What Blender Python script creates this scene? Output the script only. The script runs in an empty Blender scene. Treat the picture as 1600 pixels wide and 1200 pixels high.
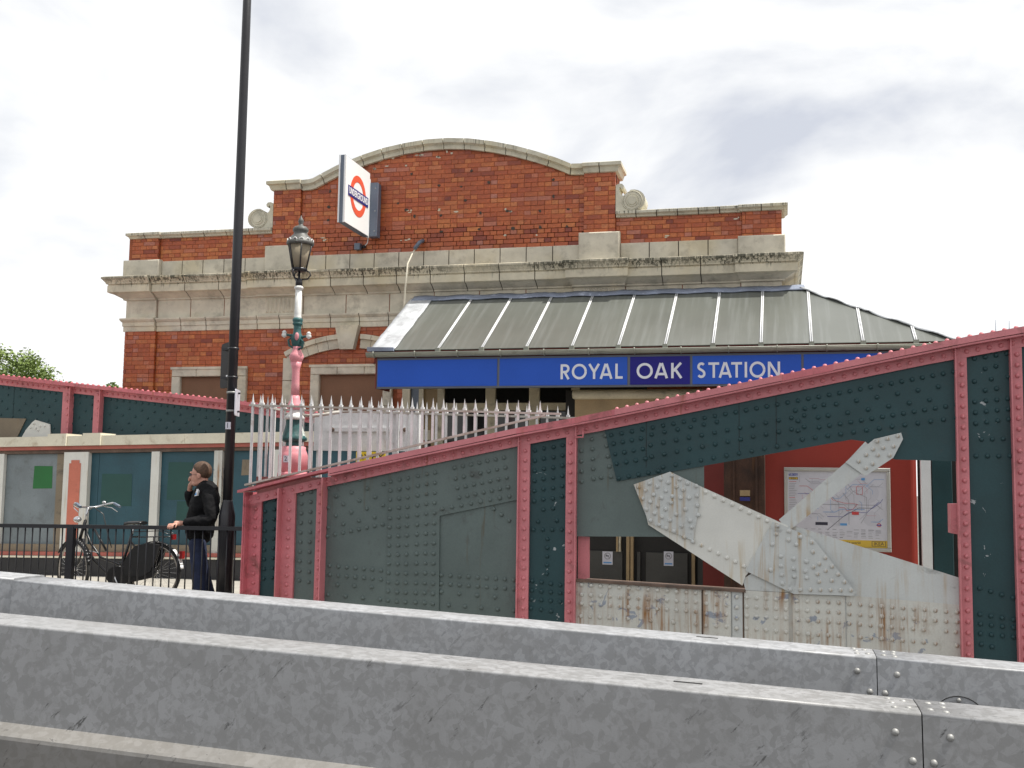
import bpy, bmesh, math, random
from mathutils import Vector, Matrix
random.seed(7)
D = bpy.data
scene = bpy.context.scene
COL = scene.collection
rad = math.radians

# ------------------------------------------------------------------ camera
F_PX, YAW, PITCH, ROLL = 1700.0, rad(14), math.atan(.094), .0148
CAM = Vector((0, 0, 1.63))
fw = Vector((-math.sin(YAW) * math.cos(PITCH), math.cos(YAW) * math.cos(PITCH), math.sin(PITCH)))
r0 = Vector((math.cos(YAW), math.sin(YAW), 0))
u0 = r0.cross(fw)
cr = math.cos(ROLL) * r0 + math.sin(ROLL) * u0
cu = math.cos(ROLL) * u0 - math.sin(ROLL) * r0
cd = D.cameras.new('camera')
cam = D.objects.new('camera', cd)
COL.objects.link(cam)
M = Matrix((cr, cu, -fw)).transposed().to_4x4()
M.translation = CAM
cam.matrix_world = M
cd.sensor_width = 36
cd.lens = 36 * F_PX / 1600
cd.clip_end = 3000
cd.clip_start = .05
scene.camera = cam


def P(x, y, Y):
    """surveyed point: where the sight line through photo point (x, y) meets the plane at distance Y"""
    d = fw + cr * ((x - 800) / F_PX) - cu * ((y - 600) / F_PX)
    return CAM + d * (Y / d.y)


def PX(x, y, Y):
    q = P(x, y, Y)
    return (q.x, q.z)


# ------------------------------------------------------------------ light
SUN = Vector((.43, .035, .90)).normalized()
w = D.worlds.new('World')
scene.world = w
w.use_nodes = True
wn, wl = w.node_tree.nodes, w.node_tree.links
wn.clear()
out = wn.new('ShaderNodeOutputWorld')
sky = wn.new('ShaderNodeTexSky')
sky.sky_type = 'NISHITA'
sky.sun_disc = False
sky.sun_elevation = math.asin(SUN.z)
sky.sun_rotation = math.atan2(SUN.x, SUN.y)
b1 = wn.new('ShaderNodeBackground')
b1.inputs['Strength'].default_value = .12
wl.new(sky.outputs[0], b1.inputs['Color'])
tc = wn.new('ShaderNodeTexCoord')
mp = wn.new('ShaderNodeMapping')
mp.inputs['Scale'].default_value = (1, 1, 2.1)
mp.inputs['Location'].default_value = (.35, .1, .23)
wl.new(tc.outputs['Generated'], mp.inputs['Vector'])
n1 = wn.new('ShaderNodeTexNoise')
n1.inputs['Scale'].default_value = 3.1
n1.inputs['Detail'].default_value = 7
n1.inputs['Roughness'].default_value = .51
n1.inputs['Distortion'].default_value = .25
wl.new(mp.outputs[0], n1.inputs['Vector'])
rp = wn.new('ShaderNodeValToRGB')
e = rp.color_ramp.elements
e[0].position = .35
e[0].color = (.545, .575, .645, 1)
e[1].position = .55
e[1].color = (.95, .95, .95, 1)
m_ = e.new(.45)
m_.color = (.76, .775, .80, 1)
wl.new(n1.outputs[0], rp.inputs[0])
b2 = wn.new('ShaderNodeBackground')
b2.inputs['Strength'].default_value = .98
wl.new(rp.outputs[0], b2.inputs['Color'])
n2 = wn.new('ShaderNodeTexNoise')
n2.inputs['Scale'].default_value = 2.3
n2.inputs['Detail'].default_value = 4
wl.new(mp.outputs[0], n2.inputs['Vector'])
r2 = wn.new('ShaderNodeMapRange')
r2.inputs['From Min'].default_value = .28
r2.inputs['From Max'].default_value = .42
r2.inputs['To Min'].default_value = .72
r2.inputs['To Max'].default_value = 1
wl.new(n2.outputs[0], r2.inputs[0])
mx = wn.new('ShaderNodeMixShader')
wl.new(r2.outputs[0], mx.inputs[0])
wl.new(b1.outputs[0], mx.inputs[1])
wl.new(b2.outputs[0], mx.inputs[2])
wl.new(mx.outputs[0], out.inputs[0])

sl = D.lights.new('sun', 'SUN')
sl.energy = 4.7
sl.angle = rad(.55)
sl.color = (1, .955, .88)
so = D.objects.new('sun', sl)
COL.objects.link(so)
so.rotation_euler = SUN.to_track_quat('Z', 'Y').to_euler()
so.location = (5, -5, 20)
scene.view_settings.view_transform = 'Standard'
scene.view_settings.look = 'None'
scene.view_settings.gamma = 1
scene.view_settings.exposure = .32
scene.view_settings.use_curve_mapping = False


# ------------------------------------------------------------------ materials
class G:
    def __init__(s, name):
        s.m = D.materials.new(name)
        s.m.use_nodes = True
        s.n, s.l = s.m.node_tree.nodes, s.m.node_tree.links
        s.b = s.n['Principled BSDF']
        s.tc = s.n.new('ShaderNodeTexCoord')
        s.vec = s.tc.outputs['Object']

    def mapping(s, scale=(1, 1, 1), rot=(0, 0, 0), loc=(0, 0, 0), vec=None, kind='POINT'):
        m = s.n.new('ShaderNodeMapping')
        m.vector_type = kind
        m.inputs['Scale'].default_value = scale
        m.inputs['Rotation'].default_value = rot
        m.inputs['Location'].default_value = loc
        s.l.new(vec or s.vec, m.inputs[0])
        return m.outputs[0]

    def noise(s, scale, detail=4, rough=.55, dist=0, vec=None):
        n = s.n.new('ShaderNodeTexNoise')
        n.inputs['Scale'].default_value = scale
        n.inputs['Detail'].default_value = detail
        n.inputs['Roughness'].default_value = rough
        n.inputs['Distortion'].default_value = dist
        s.l.new(vec or s.vec, n.inputs['Vector'])
        return n.outputs[0]

    def rng(s, v, a, b, c=0., d=1.):
        r = s.n.new('ShaderNodeMapRange')
        for k, x in zip(('From Min', 'From Max', 'To Min', 'To Max'), (a, b, c, d)):
            r.inputs[k].default_value = x
        s.l.new(v, r.inputs[0])
        return r.outputs[0]

    def mix(s, fac, a, b, mode='MIX'):
        m = s.n.new('ShaderNodeMix')
        m.data_type = 'RGBA'
        m.blend_type = mode
        for sock, v in ((m.inputs[0], fac), (m.inputs[6], a), (m.inputs[7], b)):
            if isinstance(v, (int, float)):
                sock.default_value = v
            elif isinstance(v, tuple):
                sock.default_value = v if len(v) == 4 else v + (1,)
            else:
                s.l.new(v, sock)
        return m.outputs[2]

    def math(s, op, a, b):
        m = s.n.new('ShaderNodeMath')
        m.operation = op
        for i, v in enumerate((a, b)):
            if isinstance(v, (int, float)):
                m.inputs[i].default_value = v
            else:
                s.l.new(v, m.inputs[i])
        return m.outputs[0]

    def set(s, k, v):
        if isinstance(v, (int, float)):
            s.b.inputs[k].default_value = v
        elif isinstance(v, tuple):
            s.b.inputs[k].default_value = v if len(v) == 4 else v + (1,)
        else:
            s.l.new(v, s.b.inputs[k])

    def bump(s, h, strength=.3, dist=.01):
        b = s.n.new('ShaderNodeBump')
        b.inputs['Strength'].default_value = strength
        b.inputs['Distance'].default_value = dist
        s.l.new(h, b.inputs['Height'])
        s.l.new(b.outputs[0], s.b.inputs['Normal'])


def paint(name, col, rough=.5, var=.18, scale=2.5, dirt=0., dirtcol=(.05, .045, .04), streak=0., streakcol=(.25, .1, .03),
          patch=0., patchcol=(.3, .33, .38), bump=.15, metal=0., fine=60, spec=.5, lo=None):
    g = G(name)
    v = g.rng(g.noise(scale, 5), .3, .7, 1 - var, 1 + var)
    c = g.mix(1., col, v, 'MULTIPLY')
    vf = g.rng(g.noise(fine, 3), .3, .7, 1 - var * .5, 1 + var * .5)
    c = g.mix(1., c, vf, 'MULTIPLY')
    if patch:
        t = .5 + .22 * (1 - patch)
        c = g.mix(g.rng(g.noise(5.5, 6, .62, .8), t, t + .015), c, patchcol)
    if dirt:
        t = .62 - .25 * dirt
        c = g.mix(g.rng(g.noise(4.5, 7, .68, .5), t, t + .2, 0, .75), c, dirtcol)
    r = rough
    if streak:
        vec = g.mapping((11, 11, .55))
        t = .66 - .22 * streak
        s1 = g.rng(g.noise(1.6, 6, .6, .35, vec), t, t + .16)
        s2 = g.rng(g.noise(1.9, 3), .40, .62)
        s3 = g.math('MULTIPLY', s1, s2)
        c = g.mix(s3, c, streakcol)
        r = g.rng(s3, 0, 1, rough, .9)
    g.set('Base Color', c)
    g.set('Roughness', r)
    g.set('Metallic', metal)
    g.set('Specular IOR Level', spec)
    if bump:
        g.bump(g.noise(38, 5, .6), bump, .006)
    return g.m


def galv(name, tint=1., scuff=1., con=1., warm=0.):
    g = G(name)
    wv = g.mix(.04, g.vec, g.noise(9, 3), 'ADD')
    vo = g.n.new('ShaderNodeTexVoronoi')
    vo.inputs['Scale'].default_value = 24
    g.l.new(wv, vo.inputs['Vector'])
    sp = g.n.new('ShaderNodeSeparateColor')
    g.l.new(vo.outputs['Color'], sp.inputs[0])
    big = g.noise(2.2, 5, .6)
    cell = g.math('ADD', g.math('MULTIPLY', sp.outputs[0], .30), g.math('MULTIPLY', g.noise(14, 6, .72, .9), 1.1))
    f = g.rng(cell, .60, .80)
    md = Vector((.285 - .0 * warm, .293 - .012 * warm, .305 - .03 * warm)) * tint
    dl = Vector((.040, .041, .044)) * tint * con
    c = g.mix(f, tuple(md - dl), tuple(md + dl))
    c = g.mix(g.rng(big, .42, .75, 0, .45), c, (.19 * tint, .187 * tint, .18 * tint))
    dv = g.mapping((1.1, .2, .28), (0, rad(-48), 0), kind='TEXTURE')
    sc = g.rng(g.noise(5.0, 8, .72, .25, dv), .60, .66)
    sc = g.math('MULTIPLY', sc, g.rng(g.noise(1.9, 2), .42, .55))
    c = g.mix(g.math('MULTIPLY', sc, .8 * scuff), c, (.035, .034, .033))
    hv = g.mapping((9, 9, .35))
    c = g.mix(g.rng(g.noise(2.2, 5, .6, .2, hv), .62, .8, 0, .35), c, (.16, .15, .14))
    g.set('Base Color', c)
    g.set('Roughness', g.rng(cell, .4, 1.1, .42, .6))
    g.set('Metallic', .15)
    g.bump(g.noise(90, 3), .12, .003)
    return g.m


def brick_mat(name, attr):
    g = G(name)
    if attr:
        a = g.n.new('ShaderNodeAttribute')
        a.attribute_name = 'rnd'
        fac = a.outputs['Fac']
    else:
        a = g.n.new('ShaderNodeObjectInfo')
        fac = a.outputs['Random']
    r = g.n.new('ShaderNodeValToRGB')
    el = r.color_ramp.elements
    el[0].position = 0
    el[0].color = (.20, .036, .018, 1)
    el[1].position = 1
    el[1].color = (.38, .15, .11, 1)
    for p_, c_ in ((.10, (.36, .074, .022)), (.45, (.41, .092, .024)), (.68, (.45, .112, .029)), (.86, (.51, .165, .044)), (.94, (.44, .13, .065))):
        x = el.new(p_)
        x.color = c_ + (1,)
    g.l.new(fac, r.inputs[0])
    c = g.mix(1., r.outputs[0], g.rng(g.noise(22, 5, .65), .3, .7, .72, 1.22), 'MULTIPLY')
    geo = g.n.new('ShaderNodeNewGeometry')
    big = g.noise(1.3, 4, .6, .3, geo.outputs['Position'])
    c = g.mix(g.rng(big, .5, .75, 0, .35), c, (.13, .035, .02))
    g.set('Base Color', c)
    g.set('Roughness', .42)
    g.bump(g.noise(70, 4), .25, .004)
    return g.m


def drip_mat(name, col, z0, z1):
    """weathered pale stone with dark algae runs that start at the top arris"""
    g = G(name)
    c = g.mix(1., col, g.rng(g.noise(2.6, 6, .6), .3, .7, .78, 1.16), 'MULTIPLY')
    c = g.mix(g.rng(g.noise(1.1, 3), .5, .7, 0, .5), c, (col[0] * .95, col[1] * .86, col[2] * .62))
    v = g.mapping((15, 15, .22))
    s1 = g.noise(2.2, 7, .7, .3, v)
    sx = g.n.new('ShaderNodeSeparateXYZ')
    g.l.new(g.vec, sx.inputs[0])
    h = g.rng(sx.outputs[2], z0, z1, -.20, .19)
    k = g.rng(g.math('ADD', s1, h), .56, .64, 0, .92)
    k = g.math('MULTIPLY', k, g.rng(g.noise(.9, 3), .34, .52, .25, 1))
    c = g.mix(k, c, (.045, .045, .03))
    c = g.mix(g.rng(g.noise(4, 6, .7), .52, .72, 0, .55), c, (.2, .18, .14))
    g.set('Base Color', c)
    g.set('Roughness', .8)
    g.bump(g.noise(30, 6, .65), .3, .008)
    return g.m


MT = {}
STONE = (.60, .555, .45)
MT['stone'] = drip_mat('stone', STONE, 0, 60)
MT['crown'] = drip_mat('stone_cornice', (.58, .53, .41), 4.95, 5.30)
MT['coping'] = drip_mat('stone_coping', (.55, .52, .42), 5.85, 6.28)
MT['archcop'] = drip_mat('stone_arched_coping', (.58, .55, .44), 6.3, 8.6)
MT['joint'] = paint('dark_joint', (.06, .05, .04), .9)
MT['mortar'] = paint('mortar', (.27, .075, .032), .9, .3, 6)
MT['brick1'] = brick_mat('brick_single', False)
MT['brickn'] = brick_mat('brick_mass', True)
MT['board'] = paint('brown_boarding', (.20, .10, .055), .75, .12, 1.5)
MT['cream'] = paint('cream_joinery', (.55, .50, .37), .6, .15, 3, dirt=.3)
MT['tan'] = paint('tan_panel', (.32, .23, .12), .6, .2)
g = G('dark_glass'); g.set('Base Color', (.012, .013, .013)); g.set('Roughness', .08); MT['glass'] = g.m
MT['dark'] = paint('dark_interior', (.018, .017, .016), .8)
MT['dark2'] = paint('dark_doors', (.05, .05, .046), .5)
MT['teal'] = paint('teal_paint', (.010, .045, .052), .55, .16, 2, dirt=.12, dirtcol=(.03, .04, .04), streak=.10, streakcol=(.04, .05, .045))
MT['tealpatch'] = paint('teal_paint_worn', (.010, .045, .052), .55, .16, 2, patch=.32, patchcol=(.34, .37, .38))
MT['greyteal'] = paint('grey_green_paint', (.10, .132, .126), .58, .12, 2, dirt=.1, streak=.25, streakcol=(.10, .09, .065))
MT['pink'] = paint('pink_paint', (.56, .185, .205), .45, .12, 2.5, dirt=.2, dirtcol=(.16, .06, .05), streak=.3, streakcol=(.27, .09, .045))
MT['pinkrust'] = paint('pink_paint_rusty', (.54, .145, .17), .5, .15, 2.5, dirt=.42, dirtcol=(.09, .04, .025), streak=.45, streakcol=(.28, .10, .04))
MT['palepink'] = paint('pale_pink_paint', (.62, .24, .27), .5, .15, 6, dirt=.15, dirtcol=(.4, .3, .28))
MT['salmon'] = paint('salmon_paint', (.38, .105, .08), .55, .15, 2.5, dirt=.3, dirtcol=(.2, .08, .06), streak=.2, streakcol=(.4, .12, .07))
MT['salmon2'] = paint('orange_pink_paint', (.52, .155, .10), .55, .12, 2.5, dirt=.12, dirtcol=(.3, .1, .07), streak=.25, streakcol=(.42, .12, .07))
MT['whiterust'] = paint('white_paint_rusting', (.52, .52, .48), .55, .1, 2.5, dirt=.22, dirtcol=(.22, .15, .08), streak=.8, streakcol=(.26, .135, .055), patch=.5, patchcol=(.27, .30, .35))
MT['white'] = paint('white_paint', (.50, .52, .51), .5, .08, 2.2, dirt=.08, streak=.68, streakcol=(.38, .26, .13))
MT['white2'] = paint('white_paint_bright', (.62, .62, .58), .5, .07, 2.2, streak=.55, streakcol=(.46, .36, .22))
MT['fence'] = paint('white_railing_paint', (.62, .62, .62), .5, .12, 8, dirt=.15, dirtcol=(.28, .16, .09))
MT['fencerail'] = paint('white_rail_rusty', (.44, .42, .38), .6, .15, 8, dirt=.55, dirtcol=(.20, .12, .07))
MT['rustiron'] = paint('bare_rusty_iron', (.12, .08, .06), .8, .3, 6, dirt=.4)
MT['rustpier'] = paint('rusty_pier', (.065, .03, .018), .8, .5, 3, dirt=.4, dirtcol=(.02, .012, .01), streak=.4, streakcol=(.14, .065, .025))
MT['black'] = paint('black_paint', (.013, .013, .017), .38, .2, 4)
MT['blackmatt'] = paint('black_matt', (.012, .012, .013), .75, .2)
MT['galv'] = galv('galvanised_steel', .93, 1., .85, .4)
MT['galv2'] = galv('galvanised_steel_far', 1.12, .35, .95)
MT['galvbase'] = galv('galvanised_steel_road_grime', .78, 1.2, .5, 1.6)
MT['pierpink'] = paint('pier_pink', (.26, .085, .08), .7, .2, 4, dirt=.4)
MT['bolt'] = paint('bolt_steel', (.30, .30, .29), .5, .2, 20, metal=.3)
MT['groove'] = paint('groove_shadow_gap', (.02, .02, .02), .9)
MT['blue'] = paint('blue_enamel', (.022, .090, .47), .38, .06, 1.2, spec=.18)
MT['navy'] = paint('navy_enamel', (.016, .014, .19), .38, .06, 1.2, spec=.18)
MT['letter'] = paint('silver_letter', (.66, .68, .74), .4, .05)
MT['signgrey'] = paint('sign_frame_grey', (.10, .115, .15), .45, .1)
MT['boxgrey'] = paint('sign_box_grey', (.12, .15, .20), .4, .08)
MT['signwhite'] = paint('sign_white', (.86, .86, .86), .3, .02, bump=0)
MT['roundred'] = paint('roundel_red', (.75, .11, .055), .35, .03, bump=0)
MT['roundblue'] = paint('roundel_blue', (.02, .025, .19), .35, .03, bump=0)
MT['lead'] = paint('lead_flashing', (.20, .23, .30), .5, .35, 3, patch=.5, patchcol=(.38, .42, .52))
MT['leadwhite'] = paint('painted_lead', (.46, .48, .50), .5, .2, 3, dirt=.5, dirtcol=(.22, .22, .23))
MT['gutter'] = paint('gutter_grey', (.25, .255, .21), .45, .15, 2, dirt=.2)
MT['whitebar'] = paint('glazing_bar_white', (.74, .75, .76), .4, .06, 4)
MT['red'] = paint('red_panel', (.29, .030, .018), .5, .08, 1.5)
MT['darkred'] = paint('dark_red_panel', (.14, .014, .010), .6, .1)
MT['poster'] = paint('poster_paper', (.58, .58, .64), .35, .04, 8, bump=0)
MT['posterframe'] = paint('poster_frame', (.44, .43, .40), .45, .08)
MT['yellow'] = paint('poster_yellow', (.62, .42, .05), .4, .05, bump=0)
MT['signyellow'] = paint('sign_yellow', (.75, .55, .02), .4, .05, bump=0)
MT['mapred'] = paint('map_red', (.55, .06, .06), .5, 0, bump=0)
MT['mapblue'] = paint('map_blue', (.03, .05, .30), .5, 0, bump=0)
MT['mapsky'] = paint('map_light_blue', (.10, .30, .60), .5, 0, bump=0)
MT['mapgrey'] = paint('map_grey', (.30, .30, .33), .5, 0, bump=0)
MT['mapzone2'] = paint('map_pale_line', (.36, .36, .42), .5, 0, bump=0)
MT['mappink'] = paint('map_pink', (.52, .25, .30), .5, 0, bump=0)
MT['mapink'] = paint('map_ink', (.03, .03, .05), .5, 0, bump=0)
MT['mapgreen'] = paint('map_zone_grey', (.53, .53, .59), .5, 0, bump=0)
MT['green'] = paint('green_overpaint', (.012, .125, .028), .6, .1)
MT['darkgreen'] = paint('dark_green_overpaint', (.011, .062, .055), .55, .1)
MT['wallgrey'] = paint('grey_parapet_paint', (.17, .20, .215), .6, .15, 2, dirt=.3, dirtcol=(.09, .10, .10))
MT['walltan'] = paint('tan_parapet_paint', (.20, .16, .11), .6, .15, 2, dirt=.25, streak=.3)
MT['wallteal'] = paint('teal_parapet_paint', (.018, .070, .095), .5, .2, 2.2, dirt=.22, dirtcol=(.02, .05, .06), streak=.25, streakcol=(.035, .10, .125))
MT['wallcoping'] = paint('parapet_coping_paint', (.66, .62, .50), .6, .1, 3, dirt=.22, dirtcol=(.3, .22, .13))
MT['plinth'] = paint('black_plinth', (.022, .022, .024), .7, .3)
MT['asphalt'] = paint('asphalt', (.055, .055, .056), .9, .25, 8, bump=.5, fine=180)
MT['paving'] = paint('paving', (.34, .32, .28), .85, .15, 4, dirt=.1, bump=.3, fine=120)
MT['kerb'] = paint('kerb_granite', (.26, .25, .24), .8, .2)
MT['earth'] = paint('ground_grey', (.12, .115, .10), .95, .3, .6)
MT['skin'] = paint('skin', (.52, .27, .20), .5, .06, 9, bump=0)
MT['hair'] = paint('brown_hair', (.075, .040, .022), .7, .25, 60, bump=.6)
MT['jacket'] = paint('black_jacket', (.006, .006, .007), .85, .3, 7, bump=.4, spec=.2)
MT['jeans'] = paint('dark_blue_jeans', (.012, .020, .055), .85, .3, 12, bump=.3)
MT['chrome'] = paint('chrome', (.55, .55, .56), .22, .05, metal=.9, bump=0)
MT['tyre'] = paint('tyre_rubber', (.02, .02, .02), .85, .2)
MT['rim'] = paint('wheel_rim', (.38, .34, .30), .4, .1, metal=.5)
MT['bikeblack'] = paint('bicycle_black', (.010, .010, .011), .3, .1, bump=0)
MT['redglass'] = paint('red_reflector', (.22, .010, .010), .25, .1, bump=0)
MT['lampteal'] = paint('lamp_teal_iron', (.02, .085, .085), .5, .3, 14, patch=.35, patchcol=(.50, .54, .50), bump=.4)
MT['lampwhite'] = paint('lamp_white', (.66, .66, .64), .5, .12, 9)
MT['lampcap'] = paint('lamp_cap_iron', (.085, .085, .078), .5, .25, 16, patch=.4, patchcol=(.42, .42, .36))
MT['bark'] = paint('bark', (.09, .065, .045), .9, .3, 6)
g = G('lantern_glass')
g.set('Base Color', (.36, .31, .23)); g.set('Roughness', .2); g.set('Transmission Weight', .25); g.set('IOR', 1.1)
MT['lampglass'] = g.m
g = G('wired_glass')
v = g.mapping((9, .35, .35))
f_ = g.rng(g.noise(1.5, 5, .6, .1, v), .48, .72, 0, .6)
c = g.mix(1., (.115, .122, .108), g.rng(g.noise(1.2, 4), .3, .7, .9, 1.1), 'MULTIPLY')
c = g.mix(f_, c, (.185, .195, .185))
g.set('Base Color', c); g.set('Roughness', .32); g.set('Specular IOR Level', .6)
MT['wired'] = g.m
g = G('leaf')
oi = g.n.new('ShaderNodeAttribute'); oi.attribute_name = 'rnd'
rr = g.n.new('ShaderNodeValToRGB')
rr.color_ramp.elements[0].color = (.06, .105, .022, 1); rr.color_ramp.elements[1].color = (.22, .30, .06, 1)
g.l.new(oi.outputs['Fac'], rr.inputs[0]); g.set('Base Color', rr.outputs[0]); g.set('Roughness', .55)
g.set('Subsurface Weight', 0.)
MT['leaf'] = g.m


# ------------------------------------------------------------------ mesh helpers
class MB:
    def __init__(s):
        s.v, s.f, s.r, s.sm = [], [], [], []

    def face(s, idx, rnd=.5, smooth=False):
        s.f.append(tuple(idx)); s.r.append(rnd); s.sm.append(smooth)

    def add(s, verts, faces, rnd=.5, smooth=False):
        o = len(s.v)
        s.v.extend([tuple(q) for q in verts])
        for f in faces:
            s.face([i + o for i in f], rnd, smooth)
        return s

    def box(s, x0, x1, y0, y1, z0, z1, rnd=.5):
        v = [(x, y, z) for x in (x0, x1) for y in (y0, y1) for z in (z0, z1)]
        return s.add(v, [(0, 1, 3, 2), (4, 6, 7, 5), (0, 4, 5, 1), (2, 3, 7, 6), (0, 2, 6, 4), (1, 5, 7, 3)], rnd)

    def cbox(s, x0, x1, y0, y1, z0, z1, c=.01):
        """box with its four front edges chamfered"""
        fr = [(x0 + c, y0, z0 + c), (x1 - c, y0, z0 + c), (x1 - c, y0, z1 - c), (x0 + c, y0, z1 - c)]
        md = [(x0, y0 + c, z0), (x1, y0 + c, z0), (x1, y0 + c, z1), (x0, y0 + c, z1)]
        bk = [(x0, y1, z0), (x1, y1, z0), (x1, y1, z1), (x0, y1, z1)]
        f = [(0, 1, 2, 3), (11, 10, 9, 8)]
        for i in range(4):
            j = (i + 1) % 4
            f += [(i + 4, j + 4, j, i), (i + 8, j + 8, j + 4, i + 4)]
        return s.add(fr + md + bk, f)

    def prism(s, poly, y0, y1, rnd=.5):
        """polygon of (x, z) between the planes y0 (front) and y1"""
        n = len(poly)
        a = sum(poly[i][0] * poly[(i + 1) % n][1] - poly[(i + 1) % n][0] * poly[i][1] for i in range(n))
        if a < 0:
            poly = poly[::-1]
        v = [(x, y0, z) for x, z in poly] + [(x, y1, z) for x, z in poly]
        f = [tuple(range(n)), tuple(range(2 * n - 1, n - 1, -1))]
        f += [(i + n, (i + 1) % n + n, (i + 1) % n, i) for i in range(n)]
        return s.add(v, f, rnd)

    def tube(s, pts, r, n=8, cap=True, smooth=True):
        pts = [Vector(p) for p in pts]
        rs = r if isinstance(r, (list, tuple)) else [r] * len(pts)
        o = len(s.v)
        t0 = (pts[1] - pts[0]).normalized()
        up = Vector((0, 0, 1)) if abs(t0.z) < .9 else Vector((1, 0, 0))
        a = t0.cross(up).normalized()
        for i, p in enumerate(pts):
            t = (pts[min(i + 1, len(pts) - 1)] - pts[max(i - 1, 0)]).normalized()
            a = (a - t * a.dot(t)).normalized()
            b = t.cross(a)
            for k in range(n):
                an = 2 * math.pi * k / n
                s.v.append(tuple(p + (a * math.cos(an) + b * math.sin(an)) * rs[i]))
        for i in range(len(pts) - 1):
            for k in range(n):
                k2 = (k + 1) % n
                s.face((o + i * n + k, o + i * n + k2, o + (i + 1) * n + k2, o + (i + 1) * n + k), .5, smooth)
        if cap:
            s.face([o + k for k in range(n)][::-1])
            s.face([o + (len(pts) - 1) * n + k for k in range(n)])
        return s

    def lathe(s, prof, cx, cy, n=20, flute=0., smooth=True):
        """prof: list of (radius, z)"""
        o = len(s.v)
        for r, z in prof:
            for k in range(n):
                an = 2 * math.pi * k / n
                q = r * (1 - (flute if k % 2 else 0))
                s.v.append((cx + q * math.cos(an), cy + q * math.sin(an), z))
        for i in range(len(prof) - 1):
            for k in range(n):
                k2 = (k + 1) % n
                s.face((o + i * n + k, o + i * n + k2, o + (i + 1) * n + k2, o + (i + 1) * n + k), .5, smooth)
        s.face([o + k for k in range(n)][::-1])
        s.face([o + (len(prof) - 1) * n + k for k in range(n)])
        return s

    def dome(s, p, nrm, r, h, n=10):
        nrm = Vector(nrm).normalized()
        up = Vector((0, 0, 1)) if abs(nrm.z) < .9 else Vector((1, 0, 0))
        a = nrm.cross(up).normalized()
        b = nrm.cross(a)
        p = Vector(p)
        o = len(s.v)
        for rr, hh in ((1, -.05), (.92, .38), (.64, .78), (.0, 1.)):
            if rr == 0:
                s.v.append(tuple(p + nrm * h))
                continue
            for k in range(n):
                an = 2 * math.pi * k / n
                s.v.append(tuple(p + (a * math.cos(an) + b * math.sin(an)) * (r * rr) + nrm * (h * hh)))
        for i in range(2):
            for k in range(n):
                k2 = (k + 1) % n
                s.face((o + i * n + k2, o + i * n + k, o + (i + 1) * n + k, o + (i + 1) * n + k2), .5, True)
        for k in range(n):
            s.face((o + 2 * n + (k + 1) % n, o + 2 * n + k, o + 3 * n), .5, True)
        return s

    def sphere(s, c, r, n=12, m=8, sc=(1, 1, 1)):
        o = len(s.v)
        for i in range(m + 1):
            th = math.pi * i / m
            for k in range(n):
                an = 2 * math.pi * k / n
                s.v.append((c[0] + r * sc[0] * math.sin(th) * math.cos(an), c[1] + r * sc[1] * math.sin(th) * math.sin(an), c[2] + r * sc[2] * math.cos(th)))
        for i in range(m):
            for k in range(n):
                k2 = (k + 1) % n
                s.face((o + i * n + k, o + (i + 1) * n + k, o + (i + 1) * n + k2, o + i * n + k2), .5, True)
        return s

    def mesh(s, name, mat, attr=False):
        me = D.meshes.new(name)
        me.from_pydata(s.v, [], s.f)
        me.polygons.foreach_set('use_smooth', s.sm)
        if attr:
            at = me.attributes.new('rnd', 'FLOAT', 'FACE')
            at.data.foreach_set('value', s.r)
        me.materials.append(MT[mat] if isinstance(mat, str) else mat)
        me.update()
        return me

    def obj(s, name, mat, parent=None, attr=False, **kw):
        return link(name, s.mesh(name, mat, attr), parent, **kw)


def link(name, me, parent=None, loc=None, kind=None, label=None):
    o = D.objects.new(name, me)
    COL.objects.link(o)
    if parent:
        o.parent = parent
    if loc is not None:
        o.location = loc
    if kind:
        o['kind'] = kind
    if label:
        o['label'] = label
    return o


def thing(name, label, cat, group=None, loc=None):
    """an Empty that holds a thing's parts; the parts' meshes carry their own placing, so it stays at the origin unless told"""
    o = D.objects.new(name, None)
    COL.objects.link(o)
    o.empty_display_size = .2
    o['label'], o['category'] = label, cat
    if group:
        o['group'] = group
    if loc is not None:
        o.location = loc
    return o


def tag(o, label, cat, group=None):
    o['label'], o['category'] = label, cat
    if group:
        o['group'] = group
    return o


def text_obj(name, body, size, mat, parent, loc, rot, ex=.002, width=None, align='CENTER', bold=0.):
    cv = D.curves.new(name, 'FONT')
    cv.body = body
    cv.size = size
    cv.extrude = ex
    cv.offset = bold
    cv.align_x = align
    cv.align_y = 'CENTER'
    cv.resolution_u = 3
    tmp = D.objects.new(name, cv)
    COL.objects.link(tmp)
    bpy.context.view_layer.update()
    me = D.meshes.new_from_object(tmp.evaluated_get(bpy.context.evaluated_depsgraph_get()))
    D.objects.remove(tmp)
    me.materials.clear()
    me.materials.append(MT[mat])
    if width:
        xs = [v.co.x for v in me.vertices]
        k = width / (max(xs) - min(xs))
        for v in me.vertices:
            v.co.x *= k
    me.transform(Matrix.Translation(loc) @ rot.to_matrix().to_4x4())
    me.name = name
    return link(name, me, parent)


from mathutils import Euler
FRONT = Euler((rad(90), 0, 0))


def gz(x):
    x = max(-22., min(6., x)) + 7.5
    return -.014 * x - .026 * math.sqrt(x * x + 1) + .026


# ------------------------------------------------------------------ ground, road, pavements
MB().add([(-900, -900, -1.4), (900, -900, -1.4), (900, 900, -1.4), (-900, 900, -1.4)], [(0, 1, 2, 3)]).obj('ground', 'earth', kind='structure')


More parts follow.
